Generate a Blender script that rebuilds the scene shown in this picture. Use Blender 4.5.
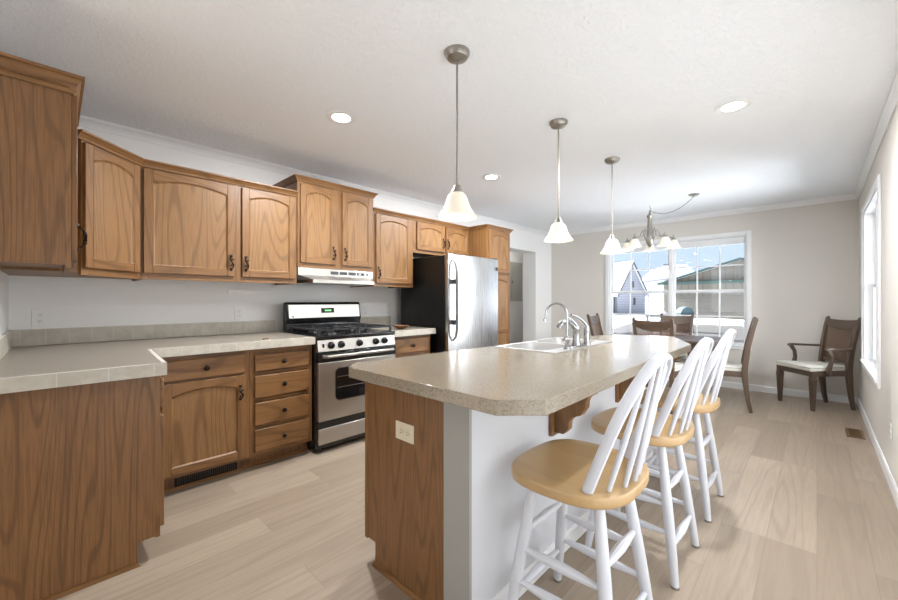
import bpy, bmesh, math, random
from math import sin, cos, pi, radians as R
from mathutils import Vector, Matrix

for o in list(bpy.data.objects): bpy.data.objects.remove(o)
S = bpy.context.scene
COL = S.collection
random.seed(7)

# ------------------------------------------------------------------ camera
cd = bpy.data.cameras.new('camera'); cam = bpy.data.objects.new('camera', cd); COL.objects.link(cam)
cd.sensor_width = 36.0; cd.lens = 36.0 * 381.5 / 898.0; cd.clip_start = 0.03; cd.clip_end = 500
cam.location = (0, 0, 1.2); cam.rotation_euler = (R(90), 0, R(43.97))
S.camera = cam
# ------------------------------------------------------------------ world, sun, daylight, added fill
W = bpy.data.worlds.new('sky'); S.world = W; W.use_nodes = True
bg = W.node_tree.nodes['Background']; bg.inputs[0].default_value = (.60, .76, .98, 1); bg.inputs[1].default_value = .5
def light(name, kind, loc, rot, energy, color=(1, 1, 1), **kw):
    l = bpy.data.lights.new(name, kind); l.energy = energy; l.color = color
    for k, v in kw.items(): setattr(l, k, v)
    o = bpy.data.objects.new(name, l); COL.objects.link(o); o.location = loc; o.rotation_euler = rot
    return o
light('sun', 'SUN', (-10, 10, 20), (R(52), 0, R(-86)), 17.0, (.95, .975, 1), angle=R(1))
light('fill_behind_camera', 'AREA', (-1.55, -4.42, 1.35), (R(90), 0, 0), 10, (.9, .955, 1), shape='RECTANGLE', size=3.2, size_y=2.0)  # added fill light, no window modelled in the back wall
light('fill_beside_camera', 'AREA', (.335, 1.55, 1.0), (R(90), 0, R(90)), 13, (.9, .955, 1), shape='RECTANGLE', size=2.5, size_y=1.5)  # added fill in front of the solid right wall, out of view
light('hall_fill', 'AREA', (-4.1, 6.2, 2.41), (0, 0, 0), 1.6, (1, .96, .9), shape='DISK', size=.3)  # added fill to lift the dark hall, no fixture there
light('daylight_dining_window', 'AREA', (.62, 5.03, 1.34), (R(90), 0, R(90)), 52, (.92, .965, 1), shape='RECTANGLE', size=1.6, size_y=1.7)
S.view_settings.view_transform = 'Standard'; S.view_settings.look = 'None'
S.view_settings.exposure = 1.18; S.view_settings.gamma = 1.0; S.view_settings.use_curve_mapping = False
S.cycles.max_bounces = 10; S.cycles.diffuse_bounces = 5; S.cycles.transparent_max_bounces = 16
S.cycles.use_denoising = True; S.cycles.sample_clamp_indirect = 6

# ------------------------------------------------------------------ materials
def srgb(r, g, b):
    f = lambda c: (c / 255 / 12.92) if c / 255 <= .04045 else ((c / 255 + .055) / 1.055) ** 2.4
    return (f(r), f(g), f(b), 1)
class N:
    def __init__(s, name):
        s.m = bpy.data.materials.new(name); s.m.use_nodes = True; s.t = s.m.node_tree
        s.b = s.t.nodes['Principled BSDF']; s.out = s.t.nodes['Material Output']
    def n(s, kind, **kw):
        x = s.t.nodes.new(kind)
        for k, v in kw.items():
            if k.startswith('i_'):
                key = k[2:]; key = int(key) if key.isdigit() else key.replace('_', ' ')
                x.inputs[key].default_value = v
            else: setattr(x, k, v)
        return x
    def l(s, a, b): s.t.links.new(a, b)
    def mix(s, fac, a, b, mode='MIX'):
        x = s.n('ShaderNodeMix', data_type='RGBA', blend_type=mode)
        for sock, v in ((x.inputs[0], fac), (x.inputs[6], a), (x.inputs[7], b)):
            if hasattr(v, 'links'): s.l(v, sock)
            else: sock.default_value = v
        return x.outputs[2]
    def math(s, op, a, b=0.0):
        x = s.n('ShaderNodeMath', operation=op)
        for i, v in enumerate((a, b)):
            if hasattr(v, 'links'): s.l(v, x.inputs[i])
            else: x.inputs[i].default_value = v
        return x.outputs[0]
    def ramp(s, v, stops):
        x = s.n('ShaderNodeValToRGB'); e = x.color_ramp.elements
        while len(e) < len(stops): e.new(.5)
        for el, (p, c) in zip(e, stops): el.position = p; el.color = c if len(c) == 4 else (*c, 1)
        s.l(v, x.inputs[0]); return x.outputs[0]
    def coords(s, scale=(1, 1, 1), rnd=True, kind='Object'):
        tc = s.n('ShaderNodeTexCoord'); v = tc.outputs[kind]
        if rnd:
            oi = s.n('ShaderNodeObjectInfo'); a = s.n('ShaderNodeVectorMath', operation='MULTIPLY_ADD')
            s.l(oi.outputs['Random'], a.inputs[0]); a.inputs[1].default_value = (13.1, 7.7, 5.3); s.l(v, a.inputs[2]); v = a.outputs[0]
        mp = s.n('ShaderNodeMapping'); mp.inputs['Scale'].default_value = scale; s.l(v, mp.inputs[0]); return mp.outputs[0]
    def noise(s, v, scale, detail=2, rough=.5, dist=0):
        x = s.n('ShaderNodeTexNoise'); x.inputs['Scale'].default_value = scale; x.inputs['Detail'].default_value = detail
        x.inputs['Roughness'].default_value = rough; x.inputs['Distortion'].default_value = dist
        s.l(v, x.inputs['Vector']); return x.outputs['Fac']
    def bump(s, h, strength, dist):
        x = s.n('ShaderNodeBump'); x.inputs['Strength'].default_value = strength; x.inputs['Distance'].default_value = dist
        s.l(h, x.inputs['Height']); s.l(x.outputs[0], s.b.inputs['Normal'])
    def set(s, **kw):
        for k, v in kw.items(): s.b.inputs[k.replace('_', ' ')].default_value = v
        return s
W1 = (1, 1, 1, 1); K1 = (0, 0, 0, 1)
def plain(name, col, rough=.5, metal=0., spec=.5, var=.06, scale=30, bump=0.0):
    q = N(name).set(Roughness=rough, Metallic=metal, Specular_IOR_Level=spec)
    v = q.coords(rnd=False); n = q.noise(v, scale, 3)
    d = tuple(c * (1 - var) for c in col[:3]) + (1,); l = tuple(min(1, c * (1 + var)) for c in col[:3]) + (1,)
    q.l(q.mix(n, d, l), q.b.inputs['Base Color'])
    if bump: q.bump(n, bump, .002)
    return q.m
def wood(name, dark, light_, axis='z', ring=15.0, ringamt=.6, rough=.42, pore=.35, wide=1.0, lo=.13):
    q = N(name).set(Roughness=rough)
    lng = {'x': (lo, 1, 1), 'y': (1, lo, 1), 'z': (1, 1, lo)}[axis]
    fin = {'x': (.03, 1, 1), 'y': (1, .03, 1), 'z': (1, 1, .03)}[axis]
    v = q.coords(tuple(c * wide for c in lng))
    a = q.noise(v, 3.6, 1.0, .4)
    r = q.math('SINE', q.math('MULTIPLY', a, ring * 2 * pi))
    r = q.ramp(r, [(0.0, K1), (.6, (.12, .12, .12)), (.95, W1)])
    v2 = q.coords(fin); f = q.noise(v2, 210, 2, .6); f = q.ramp(f, [(.42, K1), (.62, W1)])
    b = q.noise(v, 1.7, 2)
    c = q.mix(q.math('MULTIPLY', r, ringamt), light_, dark)
    c = q.mix(q.math('MULTIPLY', f, pore), c, tuple(x * .62 for x in dark[:3]) + (1,))
    c = q.mix(q.math('MULTIPLY', b, .25), c, tuple(x * .9 for x in light_[:3]) + (1,))
    q.l(c, q.b.inputs['Base Color']); q.bump(f, .12, .001)
    return q.m
M = {}
OD, OL = srgb(96, 64, 35), srgb(136, 97, 57)
M['oak_z'] = wood('oak upright grain', OD, OL, 'z')
M['oak_x'] = wood('oak lying grain', OD, OL, 'x')
M['oak_panel'] = wood('oak door panel', srgb(103, 71, 40), srgb(145, 107, 66), 'z', ring=20, ringamt=.62)
M['oak_veneer'] = wood('brown oak veneer', srgb(86, 57, 31), srgb(134, 95, 57), 'z', ring=17, ringamt=.55, pore=.38, wide=1.7, lo=.085)
M['oak_y'] = wood('oak trim', OD, OL, 'y')
M['seat_wood'] = wood('light maple seat', srgb(164, 128, 82), srgb(188, 156, 112), 'x', ring=5, ringamt=.35, rough=.32, pore=.12)
M['walnut'] = wood('brown dining wood', srgb(60, 47, 39), srgb(94, 77, 64), 'z', ring=6, ringamt=.4, rough=.38, pore=.3)
M['walnut_x'] = wood('brown dining wood lying', srgb(60, 47, 39), srgb(94, 77, 64), 'x', ring=6, ringamt=.4, rough=.38, pore=.3)
M['bowl_wood'] = wood('bowl wood', srgb(84, 54, 36), srgb(130, 88, 58), 'x', ring=8, rough=.5)
M['wall'] = plain('wall paint', srgb(238, 238, 237), .75, var=.012, scale=6)
M['wall_warm'] = plain('warm wall paint', srgb(214, 210, 203), .75, var=.012, scale=6)
M['white'] = plain('white trim paint', srgb(232, 233, 234), .35, var=.01, scale=9)
M['stool_white'] = plain('white stool paint', srgb(208, 210, 217), .3, var=.012, scale=12)
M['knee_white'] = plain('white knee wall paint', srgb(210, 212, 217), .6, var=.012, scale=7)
M['post_shaded'] = plain('shaded post white', srgb(160, 159, 153), .6, var=.01)  # shade on the knee wall's end, put into the colour
M['plastic'] = plain('white plastic', srgb(236, 236, 234), .35, var=.01)
M['almond'] = plain('almond plastic', srgb(222, 212, 188), .35, var=.01)
M['slot'] = plain('dark slot', srgb(60, 56, 50), .6)
M['bronze'] = plain('dark bronze', srgb(44, 36, 32), .35, .75, var=.25, scale=90)
M['black'] = plain('black enamel', srgb(24, 25, 27), .16, 0, .5, var=.05)
M['iron'] = plain('cast iron', srgb(34, 35, 38), .36, 0, .5, var=.2, scale=120, bump=.2)
M['black_side'] = plain('black textured side', srgb(17, 17, 17), .38, 0, .4, var=.15, scale=300, bump=.15)
M['glass_black'] = plain('dark oven glass', srgb(20, 21, 24), .06, 0, .6, var=.02)
M['nickel'] = plain('brushed nickel', srgb(156, 152, 145), .36, .85, var=.04, scale=60)
M['handle_grey'] = plain('satin grey handle', srgb(112, 112, 112), .45, .2, var=.04)
M['chrome'] = plain('chrome', srgb(176, 178, 182), .16, 1.0, var=.02)
M['register'] = plain('brown register metal', srgb(128, 104, 72), .4, .5, var=.06)
M['cushion'] = plain('cream seat fabric', srgb(214, 212, 202), .9, 0, .2, var=.05, scale=160, bump=.3)
M['welt'] = plain('grey welt', srgb(150, 150, 146), .9, 0, .2)
M['rubber'] = plain('grey glide', srgb(120, 112, 102), .7)
M['grout'] = plain('pale grout', srgb(206, 203, 196), .85, var=.02)
def tile_mat():
    q = N('beige stone tile').set(Roughness=.4); v = q.coords(rnd=False); n = q.noise(v, 14, 5, .65); n2 = q.noise(v, 90, 2)
    c = q.ramp(n, [(.3, srgb(178, 171, 158)), (.7, srgb(204, 199, 187))])
    q.l(q.mix(q.math('MULTIPLY', n2, .2), c, srgb(158, 150, 137)), q.b.inputs['Base Color']); return q.m
M['tile'] = tile_mat()
def laminate(name, a, b, rough):
    q = N(name).set(Roughness=rough); v = q.coords(rnd=False); n = q.noise(v, 150, 3, .7); n2 = q.noise(v, 30, 2)
    c = q.ramp(n, [(.36, a), (.5, b), (.66, tuple(min(1, x * 1.12) for x in b[:3]))])
    q.l(q.mix(q.math('MULTIPLY', n2, .25), c, a), q.b.inputs['Base Color']); return q.m
M['lam'] = laminate('beige speckled laminate', srgb(132, 123, 111), srgb(152, 143, 131), .3)
M['lam_island'] = laminate('tan speckled laminate', srgb(124, 114, 98), srgb(152, 141, 124), .16)
def steel(name, axis, col, rough):
    q = N(name).set(Roughness=rough, Metallic=1.0)
    v = q.coords({'x': (.01, 1, 1), 'z': (1, 1, .01)}[axis], rnd=False); n = q.noise(v, 260, 2)
    q.l(q.mix(n, tuple(c * .9 for c in col[:3]) + (1,), col), q.b.inputs['Base Color'])
    q.l(q.math('MULTIPLY_ADD' if False else 'ADD', q.math('MULTIPLY', n, .1), rough - .05), q.b.inputs['Roughness']); return q.m
M['steel_x'] = steel('stainless lying brush', 'x', srgb(188, 185, 180), .34)
M['steel_z'] = steel('stainless upright brush', 'z', srgb(206, 206, 206), .28)
M['sink_steel'] = steel('sink stainless', 'x', srgb(214, 214, 214), .4)
M['sink_steel'].node_tree.nodes['Principled BSDF'].inputs['Metallic'].default_value = .75
def floor_mat():
    q = N('greige oak planks').set(Roughness=.38)
    tc = q.n('ShaderNodeTexCoord'); sp = q.n('ShaderNodeSeparateXYZ'); q.l(tc.outputs['Object'], sp.inputs[0])
    cb = q.n('ShaderNodeCombineXYZ'); q.l(sp.outputs[1], cb.inputs[0]); q.l(sp.outputs[0], cb.inputs[1])
    br = q.n('ShaderNodeTexBrick', offset=.37, offset_frequency=3); q.l(cb.outputs[0], br.inputs['Vector'])
    br.inputs['Scale'].default_value = 1; br.inputs['Brick Width'].default_value = 1.25; br.inputs['Row Height'].default_value = .185
    br.inputs['Mortar Size'].default_value = .0012; br.inputs['Mortar Smooth'].default_value = .3; br.inputs['Bias'].default_value = 0
    br.inputs['Color1'].default_value = K1; br.inputs['Color2'].default_value = W1; br.inputs['Mortar'].default_value = (.5, .5, .5, 1)
    off = q.n('ShaderNodeVectorMath', operation='MULTIPLY_ADD'); q.l(br.outputs['Color'], off.inputs[0]); off.inputs[1].default_value = (9, 5, 3); q.l(tc.outputs['Object'], off.inputs[2])
    mp = q.n('ShaderNodeMapping'); mp.inputs['Scale'].default_value = (1, .06, 1); q.l(off.outputs[0], mp.inputs[0])
    a = q.noise(mp.outputs[0], 5.5, 2, .5); r = q.math('SINE', q.math('MULTIPLY', a, 52))
    r = q.ramp(r, [(.3, K1), (1, W1)])
    mp2 = q.n('ShaderNodeMapping'); mp2.inputs['Scale'].default_value = (1, .05, 1); q.l(off.outputs[0], mp2.inputs[0])
    f = q.noise(mp2.outputs[0], 110, 3, .6); b = q.noise(mp.outputs[0], 2.2, 2)
    c = q.mix(br.outputs['Color'], srgb(145, 129, 111), srgb(172, 156, 138))
    c = q.mix(q.math('MULTIPLY', r, .27), c, srgb(118, 104, 90))
    c = q.mix(q.math('MULTIPLY', q.ramp(f, [(.4, K1), (.7, W1)]), .3), c, srgb(120, 107, 94))
    c = q.mix(q.math('MULTIPLY', b, .3), c, srgb(156, 143, 129))
    c = q.mix(q.math('MULTIPLY', br.outputs['Fac'], .55), c, srgb(104, 93, 82))
    q.l(c, q.b.inputs['Base Color']); q.bump(f, .05, .001); return q.m
M['floor'] = floor_mat()
def ceil_mat():
    q = N('textured ceiling').set(Roughness=.85)
    v = q.coords(rnd=False); n = q.noise(v, 46, 3, .55, .6); r = q.ramp(n, [(.5, K1), (.58, W1)])
    q.b.inputs['Base Color'].default_value = srgb(244, 248, 253); q.bump(r, .6, .004); return q.m
M['ceiling'] = ceil_mat()
def emit(name, col, e, base=None, trans=0.0):
    q = N(name).set(Base_Color=base or col, Roughness=.4, Emission_Color=col, Emission_Strength=e); return q.m
M['bulb'] = emit('lit bulb', (1, .95, .86, 1), 5.0)
M['shade'] = emit('lit alabaster glass', (1, .94, .82, 1), .12, srgb(224, 217, 198))
M['can_light'] = emit('lit recessed lens', (1, .98, .95, 1), 6.0)
M['led'] = emit('green clock digits', (.2, .9, .25, 1), .9)
def glass_mat():
    q = N('window glass'); t = q.n('ShaderNodeBsdfTransparent'); g = q.n('ShaderNodeBsdfGlossy'); g.inputs['Roughness'].default_value = .01
    f = q.n('ShaderNodeFresnel'); f.inputs[0].default_value = 1.45; mx = q.n('ShaderNodeMixShader')
    q.l(f.outputs[0], mx.inputs[0]); q.l(t.outputs[0], mx.inputs[1]); q.l(g.outputs[0], mx.inputs[2]); q.l(mx.outputs[0], q.out.inputs[0]); return q.m
M['glass'] = glass_mat()
def cane_mat():
    q = N('woven cane'); q.set(Roughness=.5)
    tc = q.n('ShaderNodeTexCoord'); sp = q.n('ShaderNodeSeparateXYZ'); q.l(tc.outputs['Object'], sp.inputs[0])
    a = q.math('SINE', q.math('MULTIPLY', sp.outputs[0], 560)); b = q.math('SINE', q.math('MULTIPLY', sp.outputs[2], 560))
    h = q.math('GREATER_THAN', q.math('MULTIPLY', a, b), -.05)
    q.l(q.mix(h, srgb(96, 70, 52), srgb(132, 102, 78)), q.b.inputs['Base Color'])
    hole = q.math('GREATER_THAN', q.math('ADD', a, b), .25)
    al = q.math('SUBTRACT', 1.0, hole); q.l(al, q.b.inputs['Alpha']); return q.m
M['cane'] = cane_mat()
M['snow'] = plain('snow', srgb(214, 216, 221), .8, var=.03, scale=.4)
M['asphalt'] = plain('wet asphalt', srgb(72, 69, 66), .5, var=.25, scale=.8)
def siding(name, a, axis, freq):
    q = N(name).set(Roughness=.6); tc = q.n('ShaderNodeTexCoord'); sp = q.n('ShaderNodeSeparateXYZ'); q.l(tc.outputs['Object'], sp.inputs[0])
    s = q.math('FRACT', q.math('MULTIPLY', sp.outputs[axis], freq)); r = q.ramp(s, [(0, (.5, .5, .5)), (.25, W1), (1, W1)])
    q.l(q.mix(1.0, r, a, 'MULTIPLY'), q.b.inputs['Base Color']); return q.m
M['siding_v'] = siding('beige metal siding', srgb(112, 107, 96), 0, 2.2)
M['siding_h'] = siding('beige lap siding', srgb(98, 93, 84), 2, 4.0)
M['siding_blue'] = siding('pale blue lap siding', srgb(146, 148, 156), 2, 3.5)
M['green'] = plain('green trim', srgb(46, 72, 67), .5, var=.05)
M['grey_door'] = siding('grey panel door', srgb(150, 152, 160), 2, 2.0)
M['roof_grey'] = plain('grey shingle', srgb(84, 83, 84), .8, var=.2, scale=6)
M['teal'] = plain('teal grill cover', srgb(80, 104, 110), .45, var=.15, scale=6)
M['dark'] = plain('dark weathered metal', srgb(58, 60, 64), .5, var=.1)
M['house_a'] = plain('far house paint', srgb(120, 122, 128), .7, var=.05)
M['pole'] = plain('pole wood', srgb(110, 104, 100), .8)
M['bench_wood'] = plain('weathered bench wood', srgb(130, 124, 116), .8, var=.1)
M['door_grey'] = plain('grey panel paint', srgb(176, 174, 168), .5, var=.02)

# ------------------------------------------------------------------ mesh helpers
class MB:
    def __init__(s): s.v = []; s.f = []; s.mi = []; s.cur = 0
    def mat(s, i): s.cur = i; return s
    def add(s, vs, fs):
        b = len(s.v); s.v += [tuple(v) for v in vs]; s.f += [tuple(i + b for i in f) for f in fs]; s.mi += [s.cur] * len(fs); return s
    def box(s, x0, y0, z0, x1, y1, z1):
        x0, x1 = sorted((x0, x1)); y0, y1 = sorted((y0, y1)); z0, z1 = sorted((z0, z1))
        v = [(x, y, z) for z in (z0, z1) for y in (y0, y1) for x in (x0, x1)]
        return s.add(v, [(0, 2, 3, 1), (4, 5, 7, 6), (0, 1, 5, 4), (2, 6, 7, 3), (0, 4, 6, 2), (1, 3, 7, 5)])
    def prism(s, poly, a, b, axis='z'):
        # poly 2D; axis z: (x,y) ; axis y: (x,z) ; axis x: (y,z)
        m = {'z': lambda p, t: (p[0], p[1], t), 'y': lambda p, t: (p[0], t, p[1]), 'x': lambda p, t: (t, p[0], p[1])}[axis]
        n = len(poly); v = [m(p, a) for p in poly] + [m(p, b) for p in poly]
        return s.add(v, [tuple(range(n - 1, -1, -1)), tuple(range(n, 2 * n))] + [(i, (i + 1) % n, n + (i + 1) % n, n + i) for i in range(n)])
    def loops(s, loops, cap0=True, cap1=True, closed=True):
        n = len(loops[0]); v = [p for l in loops for p in l]; f = []
        for k in range(len(loops) - 1):
            for i in range(n if closed else n - 1):
                j = (i + 1) % n; f.append((k * n + i, k * n + j, (k + 1) * n + j, (k + 1) * n + i))
        if cap0: f.append(tuple(range(n - 1, -1, -1)))
        if cap1: f.append(tuple((len(loops) - 1) * n + i for i in range(n)))
        return s.add(v, f)
    def lathe(s, prof, c=(0, 0, 0), seg=20, axis='z', cap=True):
        L = []
        for r, h in prof:
            l = []
            for i in range(seg):
                a = 2 * pi * i / seg; p, q = r * cos(a), r * sin(a)
                l.append({'z': (c[0] + p, c[1] + q, c[2] + h), 'y': (c[0] + p, c[1] + h, c[2] - q), 'x': (c[0] + h, c[1] + p, c[2] + q)}[axis])
            L.append(l)
        return s.loops(L, cap, cap)
    def tube(s, pts, r, seg=10, cap=True, flat=None, up=None):
        pts = [Vector(p) for p in pts]; n = len(pts); rs = r if isinstance(r, (list, tuple)) else [r] * n
        u0 = Vector(up) if up else None; L = []; prev = None
        for i, p in enumerate(pts):
            t = (pts[min(i + 1, n - 1)] - pts[max(i - 1, 0)]).normalized()
            if prev is None:
                ref = u0 or (Vector((0, 0, 1)) if abs(t.z) < .9 else Vector((1, 0, 0)))
                a = (ref - t * ref.dot(t)).normalized()
            else: a = (prev - t * prev.dot(t)).normalized()
            if u0: a = (u0 - t * u0.dot(t)).normalized()
            prev = a; b = t.cross(a)
            ra, rb = (rs[i], rs[i]) if not isinstance(rs[i], tuple) else rs[i]
            if flat:   # rectangular section
                l = [p + a * ra * x + b * rb * y for x, y in ((1, 1), (-1, 1), (-1, -1), (1, -1))]
            else: l = [p + a * ra * cos(2 * pi * k / seg) + b * rb * sin(2 * pi * k / seg) for k in range(seg)]
            L.append(l)
        return s.loops(L, cap, cap)
    def sphere(s, c, r, seg=12, rings=8, sc=(1, 1, 1)):
        L = []
        for k in range(1, rings):
            a = pi * k / rings
            L.append([(c[0] + r * sc[0] * sin(a) * cos(2 * pi * i / seg), c[1] + r * sc[1] * sin(a) * sin(2 * pi * i / seg), c[2] - r * sc[2] * cos(a)) for i in range(seg)])
        return s.loops(L, True, True)
    def sweep(s, path, prof, closed=False):
        # path in xy; prof (out, z); out is to the right of travel
        P = [Vector((p[0], p[1])) for p in path]; n = len(P); L = []
        for i in range(n):
            d0 = (P[i] - P[i - 1]).normalized() if (i > 0 or closed) else None
            d1 = (P[(i + 1) % n] - P[i]).normalized() if (i < n - 1 or closed) else None
            d0 = d0 or d1; d1 = d1 or d0
            n0 = Vector((d0.y, -d0.x)); n1 = Vector((d1.y, -d1.x)); m = (n0 + n1).normalized(); k = 1 / max(.3, m.dot(n0))
            L.append([(P[i].x + m.x * o * k, P[i].y + m.y * o * k, z) for o, z in prof])
        if closed: L.append(L[0])
        return s.loops(L, not closed, not closed)
    def build(s, name, mats, parent=None, bevel=0, smooth=False, angle=35, seg=2, sub=0):
        me = bpy.data.meshes.new(name); me.from_pydata(s.v, [], s.f); 
        mats = mats if isinstance(mats, (list, tuple)) else [mats]
        for m in mats: me.materials.append(M[m] if isinstance(m, str) else m)
        me.polygons.foreach_set('material_index', s.mi)
        b = bmesh.new(); b.from_mesh(me); bmesh.ops.recalc_face_normals(b, faces=b.faces); b.to_mesh(me); b.free()
        o = bpy.data.objects.new(name, me); COL.objects.link(o)
        if parent: o.parent = parent
        if bevel:
            bv = o.modifiers.new('bevel', 'BEVEL'); bv.width = bevel; bv.segments = seg; bv.limit_method = 'ANGLE'; bv.angle_limit = R(40)
        if sub:
            sm = o.modifiers.new('sub', 'SUBSURF'); sm.levels = sub; sm.render_levels = sub
        if smooth or bevel:
            me.polygons.foreach_set('use_smooth', [True] * len(me.polygons))
            if not sub:
                try: me.set_sharp_from_angle(angle=R(angle))
                except Exception: pass
        return o
def thing(name, label, cat, loc=(0, 0, 0), rz=0, group=None):
    o = bpy.data.objects.new(name, None); COL.objects.link(o); o.location = loc; o.rotation_euler = (0, 0, R(rz)); o.empty_display_size = .1
    o['label'] = label; o['category'] = cat
    if group: o['group'] = group
    return o
def tag(o, label, cat, group=None):
    o['label'] = label; o['category'] = cat
    if group: o['group'] = group
    return o
def struct(o): o['kind'] = 'structure'; return o
def sempty(name, loc=(0, 0, 0), rz=0):
    o = bpy.data.objects.new(name, None); COL.objects.link(o); o.location = loc; o.rotation_euler = (0, 0, R(rz)); o['kind'] = 'structure'; return o
def dup(root, loc, rz, label, group=None):
    r = root.copy(); COL.objects.link(r); r.location = loc; r.rotation_euler = (0, 0, R(rz)); r['label'] = label
    if group: r['group'] = group
    for ch in list(root.children):
        c = ch.copy(); COL.objects.link(c); c.parent = r
        for g in ch.children: d = g.copy(); COL.objects.link(d); d.parent = c
    return r
def arc(cx, cy, r, a0, a1, n): return [(cx + r * cos(R(a0 + (a1 - a0) * i / n)), cy + r * sin(R(a0 + (a1 - a0) * i / n))) for i in range(n + 1)]

# ------------------------------------------------------------------ room shell
XA, XR, YF, YN, YB, H = -3.55, .345, 6.42, -.19, -4.5, 2.428
T = .15
struct(MB().box(XA - 1.3, YB - T, -.12, XR + T, YF + 1.4, 0).build('floor', 'floor'))
struct(MB().box(XA - 1.3, YB - T, H, XR + T, YF + 1.4, H + .15).build('ceiling', 'ceiling'))
DY0, DY1, DH = 4.60, 5.87, 2.04
w = MB().box(XA - .26, YB, 0, XA, -4.2, H).box(XA - .26, -4.2, 0, XA, -.7, .2).box(XA - .26, -4.2, 2.2, XA, -.7, H).box(XA - .26, -.7, 0, XA, DY0, H).box(XA - .26, DY1, 0, XA, YF + T, H).box(XA - .26, DY0, DH, XA, DY1, H)  # unseen living-room opening added so sun bounces off the floor as fill
struct(w.build('wall_left', 'wall'))
WX0, WX1, WZ0, WZ1 = -2.494, -.672, .582, 2.073
w = MB().box(XA, YF, 0, WX0, YF + T, H).box(WX1, YF, 0, XR + T, YF + T, H).box(WX0, YF, 0, WX1, YF + T, WZ0).box(WX0, YF, WZ1, WX1, YF + T, H)
struct(w.build('wall_far', 'wall_warm'))
RY0, RY1, RZ0, RZ1 = 4.327, 5.748, .582, 2.09
w = MB().box(XR, YB, 0, XR + T, RY0, H).box(XR, RY1, 0, XR + T, YF, H).box(XR, RY0, 0, XR + T, RY1, RZ0).box(XR, RY0, RZ1, XR + T, RY1, H)
struct(w.build('wall_right', 'wall_warm'))
struct(MB().box(XA, YN - .12, 0, -2.20, YN, H).build('wall_near', 'wall'))
struct(MB().box(XA - .26, YB - T, 0, XR + T, YB, H).build('wall_back', 'wall'))
# utility hall behind the doorway
struct(MB().box(-4.62, DY0 - .2, 0, -4.5, YF + 1.4, H).box(-4.5, DY0 - .32, 0, XA - .26, DY0 - .2, H).box(-4.5, YF + 1.28, 0, XA - .26, YF + 1.4, H).box(XA - .26, YF + T, 0, XA - .14, YF + 1.4, H).build('wall_hall', 'wall'))
crown = [(0, H), (0, H - .066), (.008, H - .066), (.012, H - .05), (.026, H - .024), (.034, H - .016), (.036, H)]
struct(MB().sweep([(XA, YN), (XA, YF), (XR, YF), (XR, YB)], crown).build('trim_1', 'white', smooth=True, angle=30))
base = [(0, 0), (0, .085), (.006, .085), (.012, .07), (.012, .0)]
struct(MB().sweep([(XA, DY1), (XA, YF), (XR, YF)], base).build('baseboard_far', 'white'))
struct(MB().sweep([(XR, YF), (XR, YB)], base).build('baseboard_right', 'white'))

def dh_window(root, W_, Hh, frame_d, mullion=True, grid=True):
    """window in local xz plane, x 0..W, z 0..H, y inward<0 (room side), outside y>0"""
    cw = .05
    c = MB()
    c.box(-cw, -.018, -cw, 0, 0, Hh + cw).box(W_, -.018, -cw, W_ + cw, 0, Hh + cw).box(0, -.018, Hh, W_, 0, Hh + cw).box(0, -.018, -cw, W_, 0, 0)
    c.build('casing', 'white', root, bevel=.004)
    j = MB(); t = .014
    j.box(0, -.0, 0, t, frame_d, Hh).box(W_ - t, 0, 0, W_, frame_d, Hh).box(0, 0, Hh - t, W_, frame_d, Hh).box(0, -.03, -.008, W_, frame_d, t)
    j.build('jamb', 'white', root)
    xs = [(t, W_ / 2 - .025), (W_ / 2 + .025, W_ - t)] if mullion else [(t, W_ - t)]
    if mullion: MB().box(W_ / 2 - .025, .03, t, W_ / 2 + .025, frame_d, Hh - t).build('mullion', 'white', root, bevel=.003)
    mid = Hh / 2 - .0
    for (a, b) in xs:
        for (z0, z1, y) in ((t, mid + .02, .06), (mid - .02, Hh - t, .09)):
            f = MB(); r = .026
            f.box(a, y, z0, a + r, y + .03, z1).box(b - r, y, z0, b, y + .03, z1).box(a + r, y, z0, b - r, y + .03, z0 + r).box(a + r, y, z1 - r, b - r, y + .03, z1)
            so = f.build('sash', 'white', root, bevel=.003)
            MB().box(a + r, y + .013, z0 + r, b - r, y + .017, z1 - r).build('pane', 'glass', so)
            if grid:
                g = MB()
                for k in (1, 2): x = a + r + (b - a - 2 * r) * k / 3; g.box(x - .009, y + .006, z0 + r, x + .009, y + .024, z1 - r)
                z = (z0 + z1) / 2; g.box(a + r, y + .0061, z - .009, b - r, y + .0239, z + .009)
                g.build('muntin', 'white', so)
w1 = sempty('window_1', (WX0, YF, WZ0)); dh_window(w1, WX1 - WX0, WZ1 - WZ0, T)
w2 = sempty('window_2', (XR, RY1, RZ0), -90); dh_window(w2, RY1 - RY0, RZ1 - RZ0, T, grid=False)
sh = thing('window_shade', 'white pleated shade pulled up at the top of the gridded dining window', 'blind', (WX0 + .02, YF + .03, WZ1 - .02))
MB().box(0, -.012, -.035, WX1 - WX0 - .04, .028, 0).build('head_rail', 'white', sh, bevel=.003)
m = MB()
for k in range(4): m.box(.006, -.012 + .003 * (k % 2), -.035 - .014 * (k + 1), WX1 - WX0 - .046, .026 - .003 * (k % 2), -.036 - .014 * k)
m.build('pleat_stack', 'white', sh)

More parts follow.
